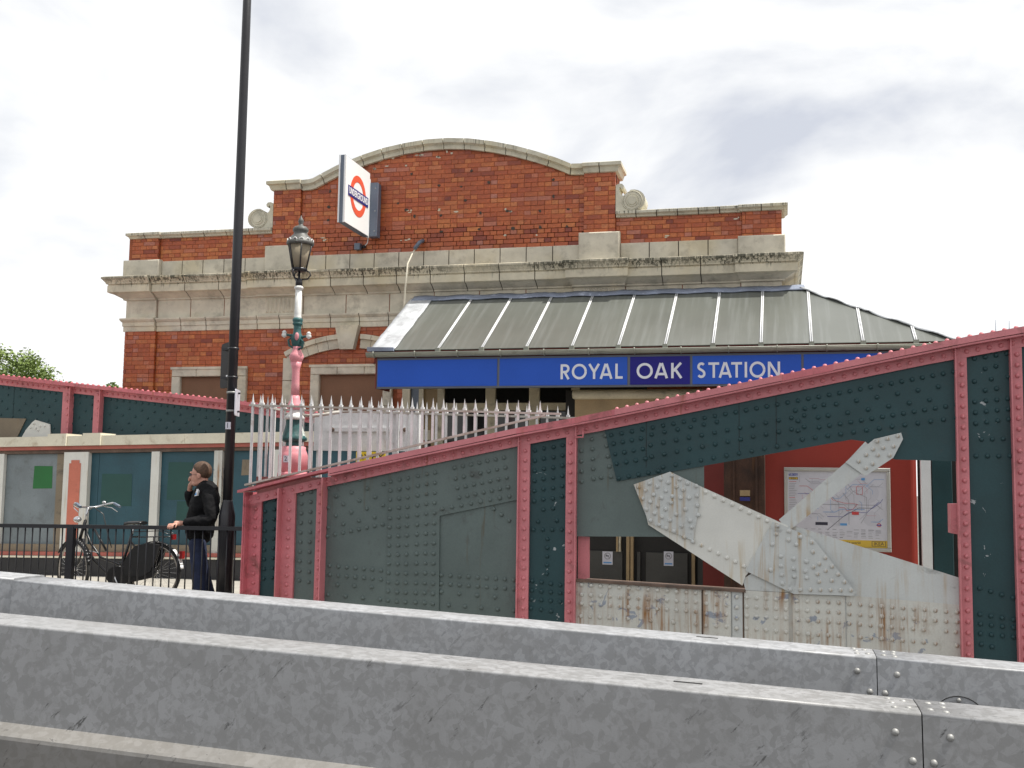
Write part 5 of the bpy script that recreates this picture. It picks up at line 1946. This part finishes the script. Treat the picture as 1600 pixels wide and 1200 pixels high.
q = P(38, 547, 42.)
tree('round leafy green tree beyond the left girder', q.x, 42., -1.4, q.z + 1.4, 2.35, 2.6, 13000, 3)
q = P(-30, 556, 44.)
tree('leafy tree cut by the left edge of the picture', q.x - .8, 44., -1.4, q.z + 1.4, 2.1, 2.4, 7000, 5)
q = P(126, 588, 46.)
tree('tip of a small tree just above the left girder', q.x, 46., -1.4, q.z + 1.3, 1.0, 1.4, 5000, 9)
q = P(150, 592, 46.)
tree('tip of a small tree nearest the station wall', q.x, 47., -1.4, q.z + 1.4, .7, 1.2, 4000, 12)

# two thin rods and a lead roof beyond the right-hand end of the canopy
rd = P(1556, 498, 15.2)
for i, x in enumerate((1556, 1577)):
    p_ = P(x, 500 + i, 15.2)
    o = MB().tube([(p_.x - .02, 15.2, 3.2), (p_.x, 15.2, p_.z)], [.008, .005], 5).obj('thin_rod', 'boxgrey')
    tag(o, ('left of two thin rods above the girder at far right', 'right of two thin rods above the girder at far right')[i], 'rod', 'thin rods at far right')
sr = thing('lead_roof', 'low grey lead covered roof right of the canopy hip', 'roof')
mm = MB()
nx2, ny2 = 26, 6
q0 = P(1462, 520, 19.).x
q1 = P(1552, 520, 19.).x
idx = {}
for i in range(nx2 + 1):
    for j in range(ny2 + 1):
        u, v_ = i / nx2, j / ny2
        x = q0 + (q1 - q0 + .8) * u
        zt_ = P(1520, 514, 19.).z - .35 * (1 - v_) + random.uniform(-.012, .012) - (.25 * max(0, u - .75) * 2)
        idx[i, j] = len(mm.v)
        mm.v.append((x, 18.3 + 1.4 * v_, zt_))
for i in range(nx2):
    for j in range(ny2):
        mm.face((idx[i, j], idx[i + 1, j], idx[i + 1, j + 1], idx[i, j + 1]), .5, True)
o = mm.obj('covering', 'leadwhite', sr)
o.modifiers.new('thick', 'SOLIDIFY').thickness = .03
MB().box(q0 + .1, q1 + .7, 18.4, 19.6, -1., P(1520, 514, 19.).z - .5).obj('wall', 'mortar', sr)

# ------------------------------------------------------------------ bicycle
BY = 12.3
GZ = gz(-8.2) + .124
bk = thing('bicycle', 'black step-through bicycle leaning behind the railing, facing left', 'bicycle')
RX, FX, WR = -7.625, -8.735, .335
WZ = GZ + WR + .012
STEER = rad(24)


def wheel(name, cx_, rot):
    t = D.objects.new(name, None)
    mm_ = MB()
    circ = lambda r, n=40: [Vector((r * math.cos(2 * math.pi * k / n), 0, r * math.sin(2 * math.pi * k / n))) for k in range(n + 1)]
    Rm = Matrix.Rotation(rot, 4, 'Z')
    T = Vector((cx_, BY, WZ))
    tr = lambda p: tuple(T + Rm @ Vector(p))
    mm_.tube([tr(p) for p in circ(WR)], .019, 8, False)
    ty = mm_.obj(name, 'tyre', bk)
    MB().tube([tr(p) for p in circ(WR - .026)], .012, 6, False).obj('rim', 'rim', ty)
    sp_ = MB()
    for k in range(28):
        an = 2 * math.pi * k / 28
        s_ = .03 if k % 2 else -.03
        a2 = an + (.5 if k % 4 < 2 else -.5)
        sp_.tube([tr((.022 * math.cos(a2), s_, .022 * math.sin(a2))), tr(((WR - .03) * math.cos(an), 0, (WR - .03) * math.sin(an)))], .0014, 4, False)
    sp_.obj('spokes', 'chrome', ty, kind='stuff')
    MB().tube([tr((0, -.05, 0)), tr((0, .05, 0))], .022, 10).obj('hub', 'chrome', ty)
    gd_ = MB()
    a0, a1 = (20, 205) if rot == 0 else (15, 150)
    for k in range(18):
        an, an2 = rad(a0 + (a1 - a0) * k / 18), rad(a0 + (a1 - a0) * (k + 1) / 18)
        r_ = WR + .032
        v_ = [(r_ * math.cos(t), y, r_ * math.sin(t) - (abs(y) * .3)) for t in (an, an2) for y in (-.03, 0, .03)]
        gd_.add([tr(p) for p in v_], [(0, 3, 4, 1), (1, 4, 5, 2)], .5, True)
    g2 = gd_.obj('mudguard', 'bikeblack', ty)
    g2.modifiers.new('thick', 'SOLIDIFY').thickness = .004
    return ty


rwh = wheel('rear_wheel', RX, 0.)
fwh = wheel('front_wheel', FX, -STEER)
# white tail of the rear mudguard and its red reflector
mm = MB()
for k in range(6):
    an, an2 = rad(48 - 40 * k / 6), rad(48 - 40 * (k + 1) / 6)
    r_ = WR + .037
    mm.add([(RX + r_ * math.cos(t), BY + y, WZ + r_ * math.sin(t)) for t in (an, an2) for y in (-.031, .031)], [(0, 2, 3, 1)], .5, True)
o = mm.obj('white_tail', 'signwhite', bk)
o.modifiers.new('thick', 'SOLIDIFY').thickness = .004
MB().box(RX + .335, RX + .375, BY - .03, BY + .03, WZ + .17, WZ + .26).obj('reflector', 'redglass', bk)


def V3(x, z, y=0.):
    return Vector((x, BY + y, GZ + z))


BBX, BBZ = -8.10, .29
HT, HB = V3(-8.60, .93), V3(-8.66, .72)
fr = MB()
fr.tube([HB + (HB - HT) * .05, HT + (HT - HB) * .05], .02, 8)
fr.tube([HB, V3(-8.45, .46), V3(-8.28, .33), V3(BBX, BBZ)], .019, 8)
fr.tube([HT - (HT - HB) * .25, V3(-8.52, .68), V3(-8.36, .50), V3(-8.10, .42), V3(-8.02, .44)], .015, 8)
fr.tube([V3(BBX, BBZ), V3(-7.95, .80)], .017, 8)
for s in (-.05, .05):
    fr.tube([V3(BBX, BBZ), V3(RX, WR + .012, s)], .010, 6)
    fr.tube([V3(-7.98, .72), V3(RX, WR + .012, s)], .009, 6)
fr.obj('frame', 'bikeblack', bk)
d_ = Vector((math.cos(STEER), -math.sin(STEER), 0))
MBf = MB()
nrm = Vector((math.sin(STEER), math.cos(STEER), 0))
for s in (-.055, .055):
    MBf.tube([HB + nrm * s * .8, HB + Vector((-.012, 0, -.10)) + nrm * s, Vector((FX, BY, WZ)) + nrm * s], [.014, .013, .009], 8)
MBf.obj('fork', 'bikeblack', bk)
HS = HT + Vector((.03, 0, .17))
MB().tube([HT, HS], .013, 8).obj('stem', 'chrome', bk)
hb = MB()
pts = lambda s: [HS, HS + nrm * s * .12 + d_ * -.03, HS + nrm * s * .20 + d_ * .02 + Vector((0, 0, .03)), HS + nrm * s * .25 + d_ * .13 + Vector((0, 0, .055)), HS + nrm * s * .26 + d_ * .22 + Vector((0, 0, .03))]
gr_ = []
for s in (-1, 1):
    hb.tube(pts(s), .0115, 8)
hbar = hb.obj('handlebar', 'chrome', bk)
for s in (-1, 1):
    p_ = pts(s)
    MB().tube([p_[3] + d_ * .03 - Vector((0, 0, .006)), p_[4] + d_ * .05 - Vector((0, 0, .02))], .018, 8).obj('grip', 'boxgrey', hbar)
    MB().tube([p_[2] - Vector((0, 0, .02)), p_[3] + Vector((.0, 0, -.06)) - d_ * .02, p_[4] + Vector((0, 0, -.08))], .006, 6).obj('brake_lever', 'chrome', hbar)
MB().sphere(pts(1)[2] + Vector((0, 0, .03)), .026, 10, 6, (1, 1, .7)).obj('bell', 'chrome', hbar)
LP = HT + Vector((-.09, -.03, .02))
MB().sphere(LP, .045, 12, 8, (1.1, 1, .9)).obj('headlight', 'chrome', bk)
MB().tube([HS + Vector((0, 0, -.04)), HS + Vector((.08, 0, .0)), HS + Vector((.20, .02, -.08)), V3(-8.3, .80, .02), V3(-8.22, .62)], .006, 6).obj('cable', 'bikeblack', bk)
# pump or lock hanging under the bar
MB().tube([V3(-8.44, .84, -.04), V3(-8.34, .70, -.04), V3(-8.26, .58, -.04)], .014, 6).obj('lock', 'bikeblack', bk)
MB().tube([V3(-8.58, .66, -.03), V3(-8.5, .58, -.06), V3(-8.36, .56, -.05)], .006, 6).obj('lock_cable', 'chrome', bk)
MB().tube([V3(-7.97, .72), V3(-7.925, .90)], .013, 8).obj('seat_post', 'chrome', bk)
sd = MB()
for k, (x, w_, z) in enumerate(((-8.06, .02, .905), (-8.0, .03, .92), (-7.92, .055, .925), (-7.84, .085, .93), (-7.79, .08, .925))):
    for t in range(10):
        an = 2 * math.pi * t / 10
        sd.v.append((x, BY + w_ * math.cos(an), GZ + z + .022 * math.sin(an)))
for k in range(4):
    for t in range(10):
        sd.face((k * 10 + t, k * 10 + (t + 1) % 10, (k + 1) * 10 + (t + 1) % 10, (k + 1) * 10 + t), .5, True)
sd.face(list(range(10))[::-1]); sd.face([40 + t for t in range(10)])
sd.obj('saddle', 'bikeblack', bk)
for s in (-.03, .03):
    MB().tube([V3(-7.86, .86, s), V3(-7.86, .905, s)], .012, 6).obj('saddle_spring', 'chrome', bk)
# rack
rk = MB()
for s in (-.06, 0, .06):
    rk.tube([V3(-7.93, .755, s), V3(-7.40, .775, s)], .006, 6)
for x in (-7.9, -7.7, -7.5, -7.4):
    rk.tube([V3(x, .765, -.06), V3(x, .765, .06)], .005, 6)
for s in (-.06, .06):
    rk.tube([V3(-7.62, .77, s), V3(RX, WR, s)], .005, 6)
    rk.tube([V3(-7.93, .82, s), V3(-7.55, .84, s), V3(-7.40, .80, s)], .005, 6)
rk.obj('rack', 'bikeblack', bk)
MB().box(-7.40, -7.375, BY - .035, BY + .035, GZ + .74, GZ + .80).obj('tail_light', 'redglass', bk)
# coat guards and chain case
for s in (-.075, .075):
    pp_ = [(RX - .34, WZ - .04), (RX - .37, WZ + .10), (RX - .30, WZ + .22), (RX - .22, WZ + .31), (RX - .04, WZ + .35), (RX + .10, WZ + .33), (RX + .07, WZ + .18), (RX + .0, WZ + .02), (RX - .12, WZ - .05)]
    MB().prism(pp_, BY + s - .02, BY + s + .012).obj('coat_guard', 'blackmatt', bk)
cc_ = []
for k in range(9):
    an = rad(90 + k * 22.5)
    cc_.append((BBX + .115 * math.cos(an), GZ + BBZ + .115 * math.sin(an)))
for k in range(7):
    an = rad(-80 + k * 26)
    cc_.append((RX + .06 * math.cos(an), WZ + .06 * math.sin(an)))
MB().prism(cc_, BY - .085, BY - .045).obj('chain_case', 'bikeblack', bk)
for s in (-1, 1):
    e_ = V3(BBX + s * .10, BBZ - s * .13, s * .10 if s < 0 else .10)
    MB().tube([V3(BBX, BBZ, s * .095), V3(BBX - s * .08, BBZ + s * .14, s * .10)], .010, 6).obj('crank', 'chrome', bk)
    c_ = V3(BBX - s * .08, BBZ + s * .14, s * .14)
    MB().box(c_.x - .045, c_.x + .045, c_.y - .045, c_.y + .045, c_.z - .012, c_.z + .012).obj('pedal', 'bikeblack', bk)
MB().tube([V3(-8.0, .30, .1), V3(-7.96, .02, .20)], .008, 6).obj('kickstand', 'chrome', bk)

piv = Vector((-7.285, BY, GZ))
bk.scale = (1.05, 1.05, 1.05)
bk.location = piv * (1 - 1.05)

# ------------------------------------------------------------------ the man at the railing
pe = thing('person', 'man in black jacket and jeans with hand raised to his face at the railing', 'person')
MY = 11.80


def J(x, y, dy=0.):
    return P(x, y, MY + dy)


def skin_mesh(chains, root, sub=2):
    """chains: lists of (name, Vector, radius or (rx, ry)); shared names join"""
    names, verts, rad_, edges = {}, [], [], []
    for ch_ in chains:
        prev = None
        for it in ch_:
            nme = it[0]
            if nme not in names:
                names[nme] = len(verts)
                verts.append(tuple(it[1]))
                rad_.append(it[2] if isinstance(it[2], tuple) else (it[2], it[2]))
            if prev is not None:
                edges.append((prev, names[nme]))
            prev = names[nme]
    me = D.meshes.new('tmp')
    me.from_pydata(verts, edges, [])
    ob = D.objects.new('tmp', me)
    COL.objects.link(ob)
    md = ob.modifiers.new('s', 'SKIN')
    md.use_smooth_shade = True
    for i, r in enumerate(rad_):
        me.skin_vertices[0].data[i].radius = r
        me.skin_vertices[0].data[i].use_root = (i == names[root])
    sb_ = ob.modifiers.new('d', 'SUBSURF')
    sb_.levels = sb_.render_levels = sub
    bpy.context.view_layer.update()
    res = D.meshes.new_from_object(ob.evaluated_get(bpy.context.evaluated_depsgraph_get()))
    D.objects.remove(ob)
    m_ = MB()
    m_.v = [tuple(v_.co) for v_ in res.vertices]
    for p_ in res.polygons:
        m_.face(list(p_.vertices), .5, True)
    D.meshes.remove(res)
    return m_


def remesh(mb_, name, mat, parent, vox=.008, smooth=3):
    ob = mb_.obj('tmpr', mat)
    r_ = ob.modifiers.new('r', 'REMESH')
    r_.mode = 'VOXEL'
    r_.voxel_size = vox
    r_.use_smooth_shade = True
    s_ = ob.modifiers.new('s', 'SMOOTH')
    s_.factor = .5
    s_.iterations = smooth
    bpy.context.view_layer.update()
    me = D.meshes.new_from_object(ob.evaluated_get(bpy.context.evaluated_depsgraph_get()))
    D.objects.remove(ob)
    me.name = name
    me.materials.clear()
    me.materials.append(MT[mat])
    for p_ in me.polygons:
        p_.use_smooth = True
    return link(name, me, parent)


g0 = gz(-6.7) + .124
head = J(313.5, 742)
pel = J(309, 846)
hipN, hipF = J(309, 850, -.085), J(308, 850, .085)
chest = J(319, 788)
neckb = J(324, 766)
neck = J(320, 757)
shN, shF = J(330, 777, -.165), J(316, 777, .17)
elN = J(331, 814, -.22)
wrN = J(287, 817, -.27)
haN = J(278, 820, -.29)
elF = J(296, 786, .16)
wrF = J(296.5, 763, .05)
haF = J(299, 754, .0)
knN, knF = J(311, 893, -.09), J(315, 893, .10)
anN = Vector((J(312, 950, -.10).x, MY - .11, g0 + .08))
anF = Vector((J(330, 950, .1).x, MY + .11, g0 + .08))
# body: one continuous skin surface
base = [
    [('pel', pel, (.08, .07)), ('waist', pel.lerp(chest, .45), (.08, .07)), ('chest', chest, (.08, .07)), ('neckb', neckb, .055), ('neck', neck, .058), ('head', head, .07)],
    [('neckb', neckb, .055), ('shN', shN + Vector((0, .04, -.03)), .04), ('elN', elN, .036), ('wrN', wrN, .030), ('palmN', haN, (.022, .040))],
    [('neckb', neckb, .055), ('shF', shF + Vector((0, -.04, -.03)), .04), ('elF', elF, .036), ('wrF', wrF, .030), ('palmF', haF, (.022, .038))],
    [('pel', pel, (.08, .07)), ('hipN', hipN, .055), ('knN', knN, .045), ('anN', anN, .035), ('toeN', anN + Vector((-.15, -.02, -.045)), .033)],
    [('pel', pel, (.08, .07)), ('hipF', hipF, .055), ('knF', knF, .045), ('anF', anF, .035), ('toeF', anF + Vector((-.15, .02, -.045)), .033)],
]
bm_ = skin_mesh(base, 'pel')


def head_shape(m_, c, yaw_):
    """cranium, face wedge, jaw, nose, ears in the head's own frame (looking along -x)"""
    Rz = Matrix.Rotation(yaw_, 4, 'Z') @ Matrix.Rotation(rad(-4), 4, 'Y') @ Matrix.Scale(1.13, 4)
    t0 = len(m_.v)
    m_.sphere((.012, 0, .03), .098, 18, 12, (1.02, .80, 1.0))
    m_.sphere((-.030, 0, -.02), .078, 16, 10, (.92, .80, 1.25))
    m_.sphere((-.055, 0, -.085), .045, 12, 8, (1., 1.1, .75))
    m_.sphere((-.02, 0, -.08), .055, 12, 8, (1.2, .95, .7))
    m_.tube([(-.092, 0, .018), (-.108, 0, -.012), (-.122, 0, -.030), (-.10, 0, -.040)], [.010, .013, .015, .010], 8)
    m_.sphere((-.099, 0, -.064), .016, 8, 6, (.8, 1.5, .55))
    m_.sphere((-.096, 0, .030), .022, 8, 6, (.6, 2.2, .5))
    for s_ in (-1, 1):
        m_.sphere((.008, s_ * .080, -.01), .030, 10, 8, (.75, .35, 1.15))
    for i in range(t0, len(m_.v)):
        m_.v[i] = tuple(Rz @ Vector(m_.v[i]) + c)
    return Rz


HY = rad(10)
Rz = head_shape(bm_, head, HY)


def finger(m_, pts_, r):
    m_.tube(pts_, [r, r, r * .95, r * .75], 7)


# hand resting over the top rail: fingers fold down over its front
zr = rz(haN.x)
palm = Vector((haN.x, YR - .005, zr + .022))
sm_ = skin_mesh([[('a', wrN, .028), ('b', wrN.lerp(palm, .6), (.022, .036)), ('c', palm + Vector((-.02, -.01, 0)), (.018, .04))]], 'a')
bm_.add(sm_.v, sm_.f, .5, True)
for k, L_ in enumerate((.92, 1.0, .95, .8)):
    b0 = palm + Vector((-.055 + k * .021, -.02, .0))
    finger(bm_, [b0 + Vector((0, .02, .0)), b0 + Vector((-.006, -.028 * L_, -.006)), b0 + Vector((-.008, -.040, -.035 * L_)), b0 + Vector((-.006, -.036, -.062 * L_))], .0095)
finger(bm_, [palm + Vector((.02, -.01, 0)), palm + Vector((.035, -.03, -.01)), palm + Vector((.03, -.042, -.028)), palm + Vector((.022, -.042, -.045))], .0105)
# hand at the cheek, fingers curled
ck = haF
sm_ = skin_mesh([[('a', wrF, .028), ('b', wrF.lerp(ck, .7), (.022, .034)), ('c', ck, (.020, .036))]], 'a')
bm_.add(sm_.v, sm_.f, .5, True)
for k, L_ in enumerate((.85, 1.0, .96, .82)):
    b0 = ck + Vector((-.012, -.032 + k * .020, .012))
    finger(bm_, [b0, b0 + Vector((-.008, 0, .035 * L_)), b0 + Vector((.016, -.004, .055 * L_)), b0 + Vector((.036, -.004, .045 * L_))], .009)
finger(bm_, [ck + Vector((.01, -.03, -.01)), ck + Vector((.028, -.045, .012)), ck + Vector((.036, -.045, .034)), ck + Vector((.04, -.04, .05))], .010)
body = remesh(bm_, 'body', 'skin', pe, .0065, 3)
# eyes, glasses
for s_ in (-1, 1):
    MB().sphere(Rz @ Vector((-.092, s_ * .032, .006)) + head, .011, 8, 6).obj('eye', 'mapink', body)
gl = MB()
for s_ in (-1, 1):
    gl.tube([Rz @ Vector((-.108, s_ * .034 + .024 * math.cos(rad(t)), .004 + .016 * math.sin(rad(t)))) + head for t in range(0, 361, 30)], .0022, 5, False)
    gl.tube([Rz @ Vector((-.106, s_ * .060, .008)) + head, Rz @ Vector((.0, s_ * .084, .008)) + head], .0022, 5)
gl.tube([Rz @ Vector((-.110, -.012, .008)) + head, Rz @ Vector((-.110, .012, .008)) + head], .0022, 5)
gl.obj('glasses', 'mapink', pe)
# hair cap: the cranium pushed out, cut at the hairline
def lerp_(tab, x):
    for (a, va), (b, vb) in zip(tab, tab[1:]):
        if x <= b:
            return va + (vb - va) * (x - a) / (b - a)
    return tab[-1][1]


hm = MB()
hm.sphere((.016, 0, .040), .104, 40, 28, (1.03, .86, 1.0))
rh = random.Random(5)
for i, v_ in enumerate(hm.v):
    x, y, z = v_
    line = lerp_([(-.2, .082), (-.06, .078), (-.02, .035), (.0, -.008), (.03, -.030), (.06, -.065), (.2, -.065)], x)
    k = 1 + rh.uniform(-.012, .012)
    if x < -.02:
        k -= .0
    if z < line:
        k = .80
    else:
        k *= .955 + .05 * min(1, (z - line) / .05)
    hm.v[i] = tuple(Rz @ Vector((.016 + (x - .016) * k, y * k, .040 + (z - .040) * k)) + head)
ho = hm.obj('hair', 'hair', pe)
# jacket
cuffN = elN.lerp(wrN, 1.0)
cuffF = elF.lerp(wrF, .95)
hem = J(309, 838)
low_ = J(308, 850)
jk = skin_mesh([
    [('hem', low_, (.17, .19)), ('w', low_.lerp(chest, .5), (.17, .18)), ('chest', chest + Vector((0, 0, -.02)), (.18, .20)), ('nb', neckb + Vector((-.01, 0, -.005)), (.125, .125)), ('col', J(323.5, 753), (.098, .095))],
    [('nb', neckb, .12), ('shN', shN + Vector((0, .01, -.02)), .105), ('mN', shN.lerp(elN, .55), .092), ('elN', elN, .082), ('m2N', elN.lerp(cuffN, .5), .072), ('cuN', cuffN, .058)],
    [('nb', neckb, .12), ('shF', shF + Vector((0, 0, -.02)), .105), ('mF', shF.lerp(elF, .55), .092), ('elF', elF, .082), ('m2F', elF.lerp(cuffF, .5), .072), ('cuF', cuffF, .058)],
], 'hem')
# rounded fill for back and shoulders so that the cloth hangs as one piece
jk.sphere(chest + Vector((.01, 0, -.02)), .20, 18, 12, (.80, 1.0, 1.05))
jk.sphere(J(324, 758), .098, 16, 10, (1.0, 1.0, .62))
jk.sphere(chest.lerp(low_, .55), .185, 18, 12, (.92, 1.0, 1.25))
jo = remesh(jk, 'jacket', 'jacket', pe, .010, 2)
dsp = jo.modifiers.new('folds', 'DISPLACE')
tx = D.textures.new('folds', 'CLOUDS')
tx.noise_scale = .12
dsp.texture = tx
dsp.strength = .04
dsp.texture_coords = 'LOCAL'
# open collar with white and blue badge
q = J(307, 770, -.21)
o = MB().prism([(q.x - .020, q.z - .04), (q.x + .010, q.z - .035), (q.x + .022, q.z + .02), (q.x + .008, q.z + .045)], q.y - .01, q.y + .03).obj('badge', 'signwhite', pe)
MB().prism([(q.x - .018, q.z - .028), (q.x + .008, q.z - .028), (q.x + .004, q.z + .01)], q.y - .013, q.y - .0101).obj('badge_mark', 'mapsky', o)
# jeans
jn = skin_mesh([
    [('pel', pel + Vector((0, 0, .02)), (.11, .10)), ('hipN', hipN, .115), ('tN', hipN.lerp(knN, .5), .108), ('knN', knN, .092), ('cN', knN.lerp(anN, .5), .086), ('anN', anN + Vector((0, 0, -.01)), .08)],
    [('pel', pel, .11), ('hipF', hipF, .115), ('tF', hipF.lerp(knF, .5), .108), ('knF', knF, .092), ('cF', knF.lerp(anF, .5), .086), ('anF', anF + Vector((0, 0, -.01)), .08)],
], 'pel')
jo = remesh(jn, 'jeans', 'jeans', pe, .010, 2)
dsp = jo.modifiers.new('folds', 'DISPLACE')
dsp.texture = tx
dsp.strength = .018
for a_, nm in ((anN, 'N'), (anF, 'F')):
    sh = MB()
    sh.sphere(a_ + Vector((-.075, 0, -.045)), .06, 14, 8, (2.2, .75, .62))
    sh.box(a_.x - .20, a_.x + .055, a_.y - .043, a_.y + .043, g0 + .001, g0 + .022)
    sh.obj('shoe', 'blackmatt', pe)
